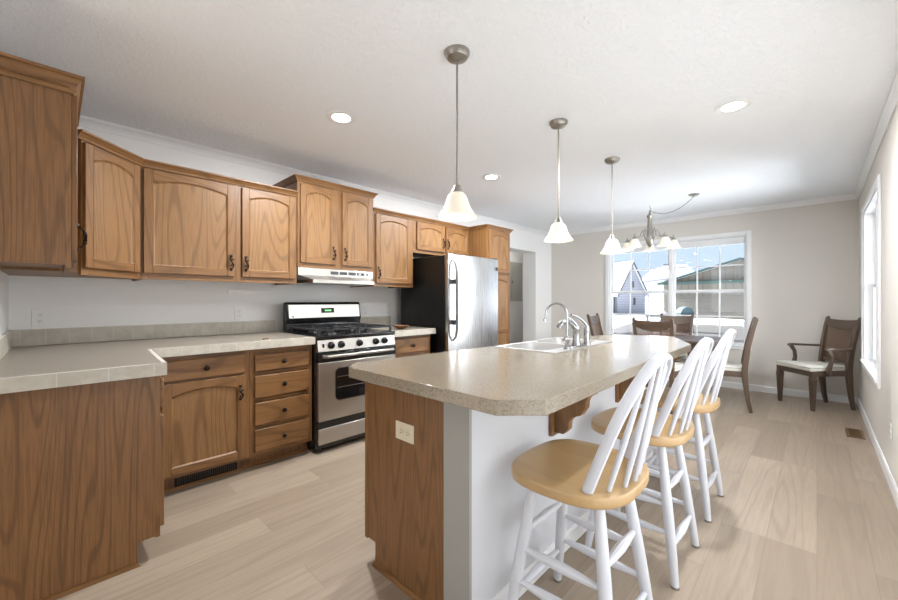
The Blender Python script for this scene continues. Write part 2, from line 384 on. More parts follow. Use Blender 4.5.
# ------------------------------------------------------------------ cabinet pieces (local: x width, y into wall, front at y=0, z up)
def pull(parent, x, z, ln=.1, y=-.02):
    m = MB(); pts = []; rs = []
    for i in range(15):
        t = i / 14; zz = z + (t - .5) * ln
        yy = y - .026 * sin(pi * min(1, max(0, t))) ** .6
        xx = x + .009 * sin(t * 2 * pi * 1.0)
        pts.append((xx, yy, zz)); rs.append(.0035 + .0032 * sin(pi * t) ** 2 * (1 + .5 * cos(t * 6 * pi)))
    m.tube(pts, rs, 8)
    for zz in (z - ln / 2, z + ln / 2): m.sphere((x, y - .001, zz), .009, 8, 6, (1.1, .6, 1.3))
    m.sphere((x + .006, y - .024, z + ln * .22), .0075, 8, 6); m.sphere((x - .006, y - .024, z - ln * .22), .0075, 8, 6)
    return m.build('handle', 'bronze', parent, smooth=True)
def knob(parent, x, z, y=-.02):
    return MB().lathe([(.007, 0), (.006, -.012), (.015, -.016), (.017, -.021), (.014, -.027), (.006, -.03)], (x, y, z), 14, 'y').build('knob', 'bronze', parent, smooth=True)
def door(parent, x0, z0, x1, z1, arch=.036, s=.048, midrail=None, name='door'):
    """frame-and-panel oak door, arched top rail"""
    th = .019; rec = -.010; f = MB()
    f.mat(0).box(x0, -th, z0, x0 + s, 0, z1).box(x1 - s, -th, z0, x1, 0, z1)
    f.mat(1).box(x0 + s, -th, z0, x1 - s, 0, z0 + s)
    a, b = x0 + s, x1 - s; n = 12
    def top(t): return z1 - s - arch * (1 - (1 - (2 * t - 1) ** 2) ** .5 if False else (2 * t - 1) ** 2)
    curve = [(a + (b - a) * i / n, top(i / n)) for i in range(n + 1)]
    f.mat(1).prism([(b, z1), (a, z1)] + curve, -th, 0, 'y')
    if midrail: f.mat(1).box(a, -th, midrail - s / 2, b, 0, midrail + s / 2)
    # sticking + panel
    spans = [(z0 + s, None)] if not midrail else [(z0 + s, midrail - s / 2), (midrail + s / 2, None)]
    for lo, hi in spans:
        outer = [(a, lo), (b, lo)] + ([(x, z) for x, z in reversed(curve)] if hi is None else [(b, hi), (a, hi)])
        cx, cz = (a + b) / 2, (lo + (hi or z1 - s)) / 2; d = .009
        inner = []
        for x, z in outer:
            ix = min(max(x, a + d), b - d); iz = max(z, lo + d); iz = min(iz, (z - d) if z > lo + .001 else iz); inner.append((ix, iz))
        f.mat(2).loops([[(x, -th, z) for x, z in outer], [(x, rec, z) for x, z in inner]], False, True)
    return f.build(name, ['oak_z', 'oak_x', 'oak_panel'], parent, bevel=.0022, seg=1)
def drawer(parent, x0, z0, x1, z1, kx=None):
    o = MB().box(x0, -.019, z0, x1, 0, z1).build('drawer', 'oak_x', parent, bevel=.006, seg=2)
    knob(o, (x0 + x1) / 2 if kx is None else kx, (z0 + z1) / 2); return o
def face_frame(parent, w, z0, z1, stiles, rails):
    f = MB()
    for a, b in stiles: f.mat(0).box(a, 0, z0, b, .019, z1)
    for a, b in rails: f.mat(1).box(.001, .0006, a, w - .001, .018, b)
    return f.build('face_frame', ['oak_z', 'oak_x'], parent)
CPROF = lambda z: [(0, z), (.008, z), (.012, z + .012), (.026, z + .03), (.034, z + .034), (.034, z + .044), (0, z + .044)]
FX = -3.13     # face plane of the wall cabinets
DEP = FX - XA  # .33
def upper(name, label, y0, y1, z0, z1, doors, crownpath='front', fx=FX, stiles=None, rope=False):
    w = y1 - y0; dep = fx - XA - .002
    t = thing(name, label, 'cabinet', (fx, y0, 0), 90)
    MB().box(0, .019, z0 + .018, w, dep, z1).box(0, .019, z0, .016, dep, z0 + .018).box(w - .016, .019, z0, w, dep, z0 + .018).build('carcass', 'oak_veneer' if False else 'oak_z', t)
    face_frame(t, w, z0, z1, stiles or [(0, .04), (w - .04, w)], [(z0, z0 + .042), (z1 - .05, z1)])
    zc = z1 - .03
    p = {'front': [(0, 0), (w, 0)], 'wrap': [(0, dep), (0, 0), (w, 0), (w, dep)], 'right': [(0, 0), (w, 0), (w, dep)]}[crownpath]
    MB().sweep([(x, y) for x, y in p], CPROF(zc)).build('crown', 'oak_x', t)
    for d in doors:
        o = door(t, d[0], d[1], d[2], d[3], d[5] if len(d) > 5 else .036)
        if d[4] is not None: pull(o, d[4], d[1] + .10)
    return t
Z0, Z1 = 1.335, 2.09
y0 = .392
upper('wall_cabinet', 'oak wall cabinet with a wide and a narrow arched door, left of the hood', y0, 1.41, Z0, Z1,
      [(.010, 1.375, .543, 2.05, .518), (.594, 1.375, .998, 2.05, .62)], stiles=[(0, .04), (.54, .61), (.97, 1.018)])
upper('wall_cabinet', 'taller oak cabinet with two doors directly above the range hood', 1.412, 2.168, 1.475, 2.225,
      [(.02, 1.515, .345, 2.175, .32, .04), (.41, 1.515, .735, 2.175, .435, .04)], 'wrap', fx=FX + .012, stiles=[(0, .04), (.335, .42), (.716, .756)])
upper('wall_cabinet', 'single arched-door oak wall cabinet between hood and refrigerator', 2.17, 2.685, Z0, Z1,
      [(.03, 1.37, .475, 2.05, .055)], stiles=[(0, .04), (.465, .515)])
upper('wall_cabinet', 'short oak wall cabinet with two doors above the refrigerator', 2.687, 3.598, 1.712, Z1,
      [(.045, 1.75, .47, 2.05, .445, .035), (.495, 1.75, .895, 2.05, .52, .035)], stiles=[(0, .05), (.46, .505), (.88, .911)])
# corner (diagonal) wall cabinet
P1 = Vector((-2.842, .103)); P2 = Vector((FX, .391)); wd = (P2 - P1).length; ang = math.degrees(math.atan2(P2.y - P1.y, P2.x - P1.x))
t = thing('corner_cabinet', 'oak corner wall cabinet with one arched door set at an angle', 'cabinet', (P1.x, P1.y, 0), ang)
ux = (P2 - P1).normalized(); uy = Vector((-ux.y, ux.x))
loc = lambda x, y: ((Vector((x, y)) - P1).dot(ux), (Vector((x, y)) - P1).dot(uy))
poly = [(0, .019), (wd, .019), loc(XA + .002, .39), loc(XA + .002, YN + .002), loc(-2.842, YN + .002)]
MB().prism(poly, Z0 + .015, Z1).build('carcass', 'oak_z', t)
face_frame(t, wd, Z0, Z1, [(0, .04), (wd - .035, wd)], [(Z0, Z0 + .042), (Z1 - .05, Z1)])
MB().sweep([(-.03, 0), (wd + .0, 0)], CPROF(Z1 - .03)).build('crown', 'oak_x', t)
d = door(t, .006, 1.375, wd - .028, 2.05)
# end wall cabinet on the near wall
LX = -2.25
LY = .052
t = thing('wall_cabinet', 'tall oak wall cabinet at the far left showing its brown end panel', 'cabinet', (LX, LY, 0), 180)
wl = LX + 2.838; zt = 2.123; dep = LY - YN - .002
MB().box(.012, .019, Z0 + .03, wl, dep, zt).build('carcass', 'oak_z', t)
MB().box(0, .0195, Z0 + .012, .012, dep, zt).build('end_panel', 'oak_veneer', t)
MB().box(0.0, .0, Z0, .05, .019, zt).box(wl - .04, 0, Z0, wl, .019, zt).box(.05, 0, Z0, wl - .04, .019, Z0 + .045).box(.05, 0, zt - .06, wl - .04, .019, zt).build('face_frame', 'oak_z', t)
MB().sweep([(wl, 0), (0, 0), (0, dep)][::-1], [(-o, z) for o, z in CPROF(zt - .035)]).build('crown_core', 'oak_x', t) if False else None
cr = MB().sweep([(0, dep), (0, 0), (wl, 0)], [(0, zt - .06), (.008, zt - .06), (.014, zt - .05), (.014, zt - .03), (.03, zt - .004), (.04, zt), (.04, zt + .012), (0, zt + .012)]).build('crown', 'oak_y', t)
rp = MB()
for i in range(34):
    yy = .004 + i * (dep - .01) / 34; rp.tube([(-.0135, yy - .003, zt - .045), (-.017, yy + .001, zt - .04), (-.0135, yy + .006, zt - .035)], [.002, .004, .002], 6)
rp.build('rope_bead', 'oak_y', cr)
d = door(t, .02, 1.365, .46, 2.07); pull(d, .05, 1.47)
d2 = door(t, .47, 1.365, wl - .02, 2.07)

# pantry
PF = -2.845; PY0, PY1 = 3.603, 4.075
t = thing('pantry_cabinet', 'full-height oak pantry cabinet right of the refrigerator', 'cabinet', (PF, PY0, 0), 90)
w = PY1 - PY0; dep = PF - XA - .002
MB().box(0, .019, .1, w, dep, 2.09).box(0.001, .08, 0, w - .001, dep - .001, .1).build('carcass', 'oak_z', t)
face_frame(t, w, .1, 2.09, [(0, .04), (w - .04, w)], [(.1, .14), (1.49, 1.545), (2.04, 2.09)])
MB().sweep([(0, dep), (0, 0), (w, 0), (w, dep)], CPROF(2.06)).build('crown', 'oak_x', t)
door(t, .03, 1.54, w - .03, 2.045); door(t, .03, .13, w - .03, 1.50, midrail=.82)

# ------------------------------------------------------------------ base cabinets
BF = -2.845; CT = .874
def basecab(label, y0, y1, build, toe=True):
    w = y1 - y0; dep = BF - XA - .002
    t = thing('base_cabinet', label, 'cabinet', (BF, y0, 0), 90)
    MB().box(0, .019, .1, w, dep, CT - .002).build('carcass', 'oak_z', t)
    MB().box(0, .08, 0, w, .095, .1).build('toe_kick', 'oak_veneer', t)
    MB().box(0, .07, 0, w, .08, .018).build('shoe_strip', 'oak_x', t)
    build(t, w); return t
def b1(t, w):
    face_frame(t, w, .1, CT - .002, [(0, .06), (w - .045, w)], [(.1, .135), (.675, .71), (.82, CT - .002)])
    drawer(t, .05, .70, w - .03, .828); o = door(t, .05, .122, w - .03, .686, .034); pull(o, w - .06, .57, .085)
    MB().box(.036, -.012, .6, .05, .0, .64).build('hinge', 'bronze', t)
basecab('oak base cabinet with one drawer over an arched door, in the corner', .40, .945, b1)
def b2(t, w):
    face_frame(t, w, .1, CT - .002, [(0, .035), (w - .04, w)], [(.1, .13), (.29, .31), (.482, .50), (.672, .69), (.825, CT - .002)])
    for a, b in ((.13, .287), (.315, .475), (.508, .665), (.697, .812)): drawer(t, .03, a, w - .028, b)
basecab('oak base cabinet with a stack of four drawers left of the range', .947, 1.403, b2)
def b3(t, w):
    face_frame(t, w, .1, CT - .002, [(0, .035), (w - .035, w)], [(.1, .13), (.66, .69), (.835, CT - .002)])
    drawer(t, .03, .69, w - .03, .83); o = door(t, .03, .122, w - .03, .655); pull(o, w - .06, .55)
basecab('small oak base cabinet with one drawer between range and refrigerator', 2.172, 2.672, b3)
# run along the near wall, end panel faces the room
t = thing('base_cabinet', 'oak base cabinet run in the left foreground with a broad brown end panel', 'cabinet', (-2.205, .345, 0), 180)
wl = .64; dep = .345 - YN - .002
MB().box(.012, .019, .1, wl + .55, dep, CT - .002).box(.012, .085, 0, wl, dep, .1).build('carcass', 'oak_z', t)
MB().prism([(dep, 0), (.082, 0), (.082, .105), (.019, .105), (.019, CT - .002), (dep, CT - .002)], 0, .012, 'x').build('end_panel', 'oak_veneer', t)
MB().box(0.0, 0, .1, .04, .019, CT - .002).box(wl - .04, 0, .1, wl, .019, CT - .002).box(.04, 0, .1, wl - .04, .019, .14).box(.04, 0, .66, wl - .04, .019, .69).box(.04, 0, .835, wl - .04, .019, CT - .002).build('face_frame', 'oak_z', t)
d = door(t, .02, .135, wl - .035, .655); drawer(t, .02, .69, wl - .035, .83)
MB().prism([(dep, 0), (dep, .018), (.078, .018), (.074, 0)], -.012, 0, 'x').build('base_strip', 'oak_y', t)
# countertops with tile edges
def tile_row(m, p0, p1, nrm, z0, z1, ln, th=.01, start=0.0):
    """tiles along p0->p1 standing on face whose outward normal is nrm"""
    P0, P1 = Vector(p0), Vector(p1); L = (P1 - P0).length; d = (P1 - P0) / L; n = Vector(nrm); x = start; g = .0016
    while x < L - .004:
        a, b = max(0, x) + g, min(L, x + ln) - g
        if b - a > .006:
            c = [P0 + d * a, P0 + d * b, P0 + d * b + n * th, P0 + d * a + n * th]
            m.prism([(q.x, q.y) for q in c], z0 + g, z1 - g)
        x += ln
    return m
cx0 = XA + .002
poly = [(cx0, YN + .002), (-2.142, YN + .002), (-2.142, .35), (-2.80, .384), (-2.80, 1.406), (cx0, 1.406)]
t = thing('countertop', 'L-shaped beige countertop with tiled edge running from foreground to range', 'countertop', (0, 0, 0))
MB().prism(poly, CT, .914).build('slab', 'lam', t, bevel=.002)
m = MB().mat(0)
tile_row(m, (-2.142, YN + .004), (-2.142, .361), (1, 0), .858, .916, .152, start=-.11)
tile_row(m, (-2.142, .35), (-2.80, .384), (.0516, .9987), .858, .916, .152)
tile_row(m, (-2.80, .394), (-2.80, 1.406), (1, 0), .858, .916, .152)
m.mat(1).box(-2.15, YN + .004, .859, -2.1324, .3545, .9145).prism([(-2.1328, .343), (-2.1328, .3594), (-2.79, .3932), (-2.79, .377)], .859, .9145).box(-2.808, .384, .859, -2.7906, 1.4055, .9145)
m.build('tile_edge', ['tile', 'grout'], t)
t = thing('countertop', 'short beige countertop with tiled edge between range and refrigerator', 'countertop', (0, 0, 0))
MB().box(cx0, 2.170, CT, -2.80, 2.70, .914).build('slab', 'lam', t, bevel=.002)
m = MB().mat(0); tile_row(m, (-2.80, 2.170), (-2.80, 2.70), (1, 0), .858, .916, .152)
m.mat(1).box(-2.808, 2.1705, .859, -2.7906, 2.6995, .9145); m.build('tile_edge', ['tile', 'grout'], t)
m = MB().mat(0)
tile_row(m, (XA + .006, YN + .014), (XA + .006, 1.395), (1, 0), .9155, 1.016, .108, start=-.075)
tile_row(m, (XA + .017, YN + .006), (-2.20, YN + .006), (0, 1), .9155, 1.016, .108, start=-.02)
m.mat(1).box(XA + .0015, YN + .0015, .9155, XA + .0154, 1.395, 1.017).box(XA + .0015, YN + .0015, .9155, -2.2, YN + .0154, 1.017)
tag(m.build('backsplash', ['tile', 'grout']), 'low row of beige square backsplash tiles left of the range', 'backsplash')
m = MB().mat(0); tile_row(m, (XA + .006, 2.185), (XA + .006, 2.70), (1, 0), .9155, 1.016, .108)
m.mat(1).box(XA + .0015, 2.185, .9155, XA + .0154, 2.70, 1.017)
tag(m.build('backsplash', ['tile', 'grout']), 'short row of beige backsplash tiles behind the wooden bowl', 'backsplash')
# toe-kick vent
t = thing('toe_kick_vent', 'dark metal air vent in the toe kick under the corner base cabinet', 'vent', (-2.915, .53, .0185), 90)
MB().box(0, 0, 0, .36, .008, .008).box(0, 0, .058, .36, .008, .066).box(0, 0, .008, .012, .008, .058).box(.348, 0, .008, .36, .008, .058).build('frame', 'bronze', t)
MB().box(.012, .006, .008, .348, .0085, .058).build('backing', 'slot', t)
m = MB()
for i in range(27): m.box(.02 + i * .012, .001, .008, .0245 + i * .012, .006, .058)
m.build('louver', 'bronze', t)

# ------------------------------------------------------------------ outlets
def outlet(loc, rz, label, mat='plastic', horizontal=False, blank=False):
    t = thing('wall_outlet', label, 'outlet', loc, rz)
    w, h = (.115, .075) if horizontal else (.073, .115)
    MB().box(-w / 2, -.006, -h / 2, w / 2, 0, h / 2).build('cover_plate', mat, t, bevel=.003)
    if blank: return t
    for s in (-1, 1):
        cx, cz = (s * .02, 0) if horizontal else (0, s * .02)
        r = MB().lathe([(.0155, -.0085), (.0155, -.005)], (cx, 0, cz), 16, 'y').build('receptacle', mat, t)
        sl = MB()
        for k in (-1, 1):
            if horizontal: sl.box(cx - .004, -.0092, cz + k * .006 - .001, cx + .004, -.0084, cz + k * .006 + .001)
            else: sl.box(cx + k * .006 - .001, -.0092, cz - .002, cx + k * .006 + .001, -.0084, cz + .006)
        sl.lathe([(.0022, -.0092), (.0022, -.0084)], (cx + (.009 if horizontal else 0), 0, cz - (0 if horizontal else .008)), 8, 'y')
        sl.build('slot', 'slot', r)
    return t
outlet((XA + .0005, -.06, 1.087), 90, 'white wall outlet above the backsplash at the far left corner')
outlet((XA + .0005, 1.10, 1.087), 90, 'white wall outlet just left of the range backguard')
outlet((XA + .0005, 2.36, 1.082), 90, 'white wall outlet right of the range above the bowl')
outlet((XR - .0005, 3.72, .37), -90, 'white wall plate low on the right wall', blank=False)
t = MB().box(XA + .0005, 1.01, 1.256, XA + .018, 1.385, 1.286).build('wall_strip', 'plastic', bevel=.003)
tag(t, 'slim white bar mounted on the wall below the narrow-door cabinet', 'strip')

# ------------------------------------------------------------------ range hood
t = thing('range_hood', 'stainless range hood with flared front lip under the taller cabinet', 'hood', (FX + .012, 1.414, 0), 90)
w = .752
MB().box(.002, .0, 1.41, w - .002, .325, 1.474).build('canopy', 'steel_x', t, bevel=.002)
m = MB().loops([[(.0, 0, 1.412), (w, 0, 1.412), (w, .3, 1.412), (0, .3, 1.412)], [(.075, -.12, 1.372), (w - .075, -.12, 1.372), (w - .02, .3, 1.372), (.02, .3, 1.372)]], True, True)
m.build('flare', 'steel_x', t)
MB().prism([(.073, -.125), (w - .073, -.125), (w - .02, .30), (.02, .30)], 1.342, 1.3725).build('lip', 'steel_x', t, bevel=.002)
MB().box(.30, -.003, 1.428, .375, 0, 1.455).box(.39, -.003, 1.428, .465, 0, 1.455).box(.48, -.003, 1.428, .555, 0, 1.455).build('vent_grille', 'dark', t)
sp = MB().box(.57, -.003, 1.43, .69, 0, 1.453).build('switch_plate', 'black', t)
MB().box(.585, -.006, 1.435, .61, -.003, 1.448).box(.645, -.006, 1.435, .67, -.003, 1.448).build('rocker', 'steel_x', sp)

# ------------------------------------------------------------------ gas range
t = thing('gas_range', 'stainless and black gas range between the base cabinets', 'stove', (-2.77, 1.411, 0), 90)
w = .755
MB().box(0, .03, .03, w, .665, .90).build('body', 'black', t, bevel=.003)
for x in (.05, w - .05):
    for y in (.06, .58): MB().lathe([(.018, 0), (.018, .03)], (x, y, 0), 10).build('foot', 'slot', t)
MB().box(-.001, .0, .895, w + .001, .64, .918).build('cooktop', 'black', t, bevel=.006)
MB().prism([(.03, .79), (-.006, .795), (.012, .885), (.03, .893)], .004, w - .004, 'x').build('control_panel', 'steel_x', t, bevel=.002)
for i, x in enumerate((.116, .206, .376, .541, .633)):
    y = .0 - .0
    k = MB().lathe([(.030, .0), (.028, -.008), (.021, -.011), (.019, -.032), (.012, -.034)], (x, .004, .84), 18, 'y')
    k.box(x - .0045, -.037, .826, x + .0045, -.026, .858)
    k.build('knob', 'black', t, smooth=True)
MB().box(.042, -.006, .828, .056, .006, .856).build('igniter_switch', 'black', t)
dr = MB().box(.006, -.012, .255, w - .006, .03, .71).build('oven_door', 'steel_x', t, bevel=.004)
MB().box(.004, -.010, .71, w - .004, .03, .787).build('door_cap', 'black', dr, bevel=.003)
wp = [(.145, .43)] 
def rrect(x0, z0, x1, z1, r, n=5):
    return arc(x1 - r, z1 - r, r, 0, 90, n) + arc(x0 + r, z1 - r, r, 90, 180, n) + arc(x0 + r, z0 + r, r, 180, 270, n) + arc(x1 - r, z0 + r, r, 270, 360, n)
MB().prism(rrect(.138, .392, w - .138, .664, .045), -.0135, -.004, 'y').build('window_rim', 'nickel', dr)
MB().prism(rrect(.146, .400, w - .146, .656, .04), -.0150, -.006, 'y').build('window', 'glass_black', dr)
m = MB()
for z in (.50, .585): m.box(.16, -.0154, z, w - .16, -.0148, z + .004)
m.build('oven_rack', 'nickel', dr)
m = MB().tube([(.045, -.02, .757), (.06, -.052, .76), (w / 2, -.062, .762), (w - .06, -.052, .76), (w - .045, -.02, .757)], .0125, 12)
m.box(.035, -.03, .745, .055, -.01, .77).box(w - .055, -.03, .745, w - .035, -.01, .77); m.build('handle', 'steel_x', dr, smooth=True)
MB().box(.006, -.008, .075, w - .006, .03, .195).build('storage_drawer', 'steel_x', t, bevel=.004)
MB().box(.004, -.002, .197, w - .004, .03, .253).build('vent_gap', 'black', t)
# back guard
g = MB().prism([(.545, .915), (.635, .915), (.635, 1.175), (.60, 1.18), (.575, 1.165), (.555, 1.03), (.575, .985)], 0.0, w, 'x').build('backguard', 'black', t, bevel=.006)
a0 = (.553, 1.03); 
MB().loops([[(.02, .5525, 1.037), (w - .02, .5525, 1.037), (w - .02, .5715, 1.158), (.02, .5715, 1.158)], [(.02, .56, 1.037), (w - .02, .56, 1.037), (w - .02, .58, 1.158), (.02, .58, 1.158)]]).build('fascia', 'steel_x', g, bevel=.002)
ck = MB().loops([[(.325, .5572, 1.08), (.455, .5572, 1.08), (.455, .5642, 1.125), (.325, .5642, 1.125)], [(.325, .568, 1.08), (.455, .568, 1.08), (.455, .57, 1.125), (.325, .57, 1.125)]]).build('clock', 'black', g)
m = MB()
for i in range(4):
    x = .362 + i * .017; m.box(x, .5585, 1.096, x + .011, .5605, 1.108)
m.build('clock_digits', 'led', ck)
MB().lathe([(.008, .551), (.008, .56)], (.055, 0, 1.052), 12, 'y').build('badge', 'dark', g)
MB().box(.06, .535, .93, w - .06, .556, .975).build('vent_bar', 'black', g, bevel=.004)
for bx in (.19, w - .19):
    for by in (.16, .42):
        b = MB().lathe([(.055, .918), (.052, .924), (.035, .926), (.035, .938), (.03, .941), (.0, .941)], (bx, by, 0), 18).build('burner', 'iron', t, smooth=True)
for gx in (.03, .39):
    m = MB(); x0, x1, y0, y1 = gx, gx + .335, .035, .53; zt = .968; r = .0085
    for x in (x0, x1, (x0 + x1) / 2): m.box(x - r, y0, zt - .014, x + r, y1, zt)
    for y in (y0, (y0 + y1) / 2, y1): m.box(x0, y - r, zt - .0141, x1, y + r, zt - .0001)
    for by in (.16, .42):
        for a in range(8):
            c, s_ = cos(a * pi / 4), sin(a * pi / 4); cx = (x0 + x1) / 2
            m.tube([(cx + .03 * c, by + .03 * s_, zt + .003), (cx + .11 * c, by + .11 * s_, zt - .006)], .006, 6)
    for x in (x0, x1):
        for y in (y0, y1): m.box(x - .009, y - .009, .917, x + .009, y + .009, zt - .01)
    m.build('grate', 'iron', t)

# ------------------------------------------------------------------ refrigerator
t = thing('refrigerator', 'stainless bottom-freezer refrigerator with black sides beside the pantry', 'refrigerator', (-2.64, 2.75, 0), 90)
w = .835
MB().box(0, .07, .03, w, .78, 1.655).build('body', 'black_side', t, bevel=.005)
MB().box(.01, .09, 0, w - .01, .75, .03).build('base_grille', 'black', t)
def fdoor(z0, z1, name):
    n = 10; pts = [(x, -.0 + .03 * ((2 * x / w - 1) ** 2) * .8) for x in [w * i / n for i in range(n + 1)]]
    return MB().prism(pts + [(w, .065), (0, .065)], z0, z1).build(name, 'steel_z', t, bevel=.004)
d = fdoor(.62, 1.667, 'door'); d2 = fdoor(.06, .612, 'freezer_drawer')
m = MB().tube([(.055, .012, .79), (.055, -.03, .83), (.055, -.043, .90), (.055, -.046, 1.0), (.055, -.046, 1.38), (.055, -.043, 1.48), (.055, -.03, 1.56), (.055, .012, 1.61)], [(.009, .008), (.012, .011), (.015, .014), (.016, .015), (.016, .015), (.015, .014), (.012, .011), (.008, .007)], 10)
m.build('handle', 'handle_grey', d, smooth=True)
MB().box(.043, -.03, .95, .067, .02, 1.0).box(.043, -.03, 1.36, .067, .02, 1.41).build('handle_post', 'dark', d)
MB().box(w - .055, .006, 1.535, w - .03, .018, 1.575).build('badge', 'dark', d)
MB().tube([(.1, .005, .54), (.12, -.045, .54), (w - .12, -.045, .54), (w - .1, .005, .54)], .013, 10).build('handle', 'nickel', d2, smooth=True)
MB().box(w - .12, .02, 1.656, w - .03, .12, 1.675).build('hinge_cover', 'black', t, bevel=.004)

# wooden bowl, small stick on the counter
t = MB().lathe([(.028, 0), (.03, .004), (.05, .012), (.075, .032), (.082, .036), (.078, .037), (.05, .018), (.02, .01), (0, .009)], (0, 0, 0), 28).build('wooden_bowl', 'bowl_wood', smooth=True)
t.location = (-2.93, 2.36, .9148); tag(t, 'shallow brown wooden bowl on the counter right of the range', 'bowl')
t = MB().tube([(0, -.028, .006), (.001, -.02, .0075), (-.002, .0, .007), (.004, .026, .006)], [.004, .006, .006, .004], 8).build('wooden_peg', 'bowl_wood', smooth=True)
t.location = (-2.86, 1.06, .9148); t.rotation_euler = (0, 0, R(35)); tag(t, 'tiny brown wooden peg lying on the counter edge above the drawers', 'peg')

# ------------------------------------------------------------------ island
t = thing('kitchen_island', 'island base with brown oak end panel and white knee wall', 'island', (0, 0, 0))
IX0, IX1, KX, IY0, IY1 = -1.515, -1.0, -.875, 1.01, 3.02
EX, EY = -1.375, 2.72     # far corner of the cabinet block, which tapers with the counter
def taper(o, y): return IX0 + o + (EX - IX0) * (y - IY0) / (EY - IY0)
def tp(o, a, b): return [(taper(o, a), a), (IX1 - .001, a), (IX1 - .001, b), (taper(o, b), b)]
m = MB().prism(tp(.025, IY0 + .013, EY), .1, .70).prism(tp(.08, IY0 + .013, EY), 0, .1)
m.prism(tp(.025, IY0 + .013, IY0 + .04), .70, .868).prism(tp(.025, EY - .03, EY), .70, .868).box(IX1 - .02, IY0 + .04, .70, IX1 - .001, EY - .03, .868)
m.prism([(taper(.025, IY0 + .04), IY0 + .04), (taper(.045, IY0 + .04), IY0 + .04), (taper(.045, EY - .03), EY - .03), (taper(.025, EY - .03), EY - .03)], .70, .868)
m.build('carcass', 'oak_z', t)
MB().prism([(IX0 + .018, .105), (IX0 + .078, .105), (IX0 + .078, 0), (IX1, 0), (IX1, .868), (IX0 + .018, .868)], IY0, IY0 + .0125, 'y').build('end_panel', 'oak_veneer', t)
MB().box(IX0, IY0 - .003, .1, IX0 + .02, IY0 + .0128, .868).prism([(taper(.004, IY0 + .013), IY0 + .013), (taper(.024, IY0 + .013), IY0 + .013), (taper(.024, EY), EY), (taper(.004, EY), EY)], .1, .868).build('face_frame', 'oak_z', t)
for i in range(3):
    a = IY0 + .06 + i * .55; b = a + .52
    MB().prism([(taper(-.014, a), a), (taper(.0035, a), a), (taper(.0035, b), b), (taper(-.014, b), b)], .13, .82).build('door', 'oak_z', t, bevel=.003)
MB().prism([(IY0 - .012, 0), (IY0 - .012, .012), (IY0 - .004, .018), (IY0, .018), (IY0, 0)], IX0 + .072, IX1, 'x').build('base_strip', 'oak_x', t)
MB().box(IX1, IY0 + .012, 0, KX, IY1 + .06, .868).build('knee_wall', 'knee_white', t)
MB().box(IX1, IY0 - .002, 0, KX + .0005, IY0 + .012, .868).build('end_post', 'post_shaded', t)
MB().sweep([(KX, IY1 + .06), (KX, IY0 - .002), (IX1 + .001, IY0 - .002)][:2], [(-o, z) for o, z in base]).build('baseboard', 'white', t)
for yc in (1.60, 2.39, 2.95):
    pr = [(0, .866), (.215, .866), (.215, .835), (.20, .80), (.178, .79), (.165, .765), (.162, .735), (.14, .70), (.105, .685), (.085, .66), (.082, .625), (.06, .60), (0, .60)]
    b = MB().prism([(KX + x, z) for x, z in pr], yc - .022, yc + .022, 'y').build('corbel', 'oak_z', t, bevel=.003)
    MB().box(KX, yc - .045, .585, KX + .018, yc + .045, .867).build('corbel_plate', 'oak_z', b, bevel=.002)
ctop = [(-1.44, .875), (-.66, .875), (-.556, .978), (-.585, 2.86), (-.80, 3.36), (-.96, 3.36), (-1.22, 3.18), (-1.392, 2.75), (-1.515, .95)]
SX0, SX1, SY0, SY1 = -1.425, -1.005, 1.86, 2.66
t = thing('island_countertop', 'large tan speckled island countertop with clipped corners', 'countertop', (0, 0, 0))
def slab_with_hole(poly, hole, z0, z1):
    from mathutils.geometry import delaunay_2d_cdt
    allp = [Vector((x, y)) for x, y in poly] + [Vector((x, y)) for x, y in hole]
    k, h = len(poly), len(hole)
    ed = [(a, (a + 1) % k) for a in range(k)] + [(k + a, k + (a + 1) % h) for a in range(h)]
    tris = []
    cv, _, cf = delaunay_2d_cdt(allp, ed, [], 0, 1e-6)[:3]; allp = cv
    for tr in cf:
        c = sum((allp[q] for q in tr), Vector((0, 0))) / len(tr)
        inside = min(p[0] for p in hole) < c.x < max(p[0] for p in hole) and min(p[1] for p in hole) < c.y < max(p[1] for p in hole)
        if not inside and all(((poly[(a + 1) % k][0] - poly[a][0]) * (c.y - poly[a][1]) - (poly[(a + 1) % k][1] - poly[a][1]) * (c.x - poly[a][0])) > -1e-6 for a in range(k)): tris.append(tr)
    mb = MB(); n = len(allp)
    mb.v = [(p.x, p.y, z0) for p in allp] + [(p.x, p.y, z1) for p in allp]
    for tr in tris: mb.f.append(tuple(tr)); mb.f.append(tuple(i + n for i in reversed(tr)))
    k = len(poly)
    for i in range(k): mb.f.append((i, (i + 1) % k, (i + 1) % k + n, i + n))
    h = len(hole)
    for i in range(h): mb.f.append((k + i, k + (i + 1) % h, k + (i + 1) % h + n, k + i + n))
    mb.mi = [0] * len(mb.f); return mb
hole = [(SX0 + .015, SY0 + .015), (SX1 - .06, SY0 + .015), (SX1 - .06, SY1 - .015), (SX0 + .015, SY1 - .015)]
slab_with_hole(ctop, hole, .869, .914).build('slab', 'lam_island', t, bevel=.0025, seg=2)
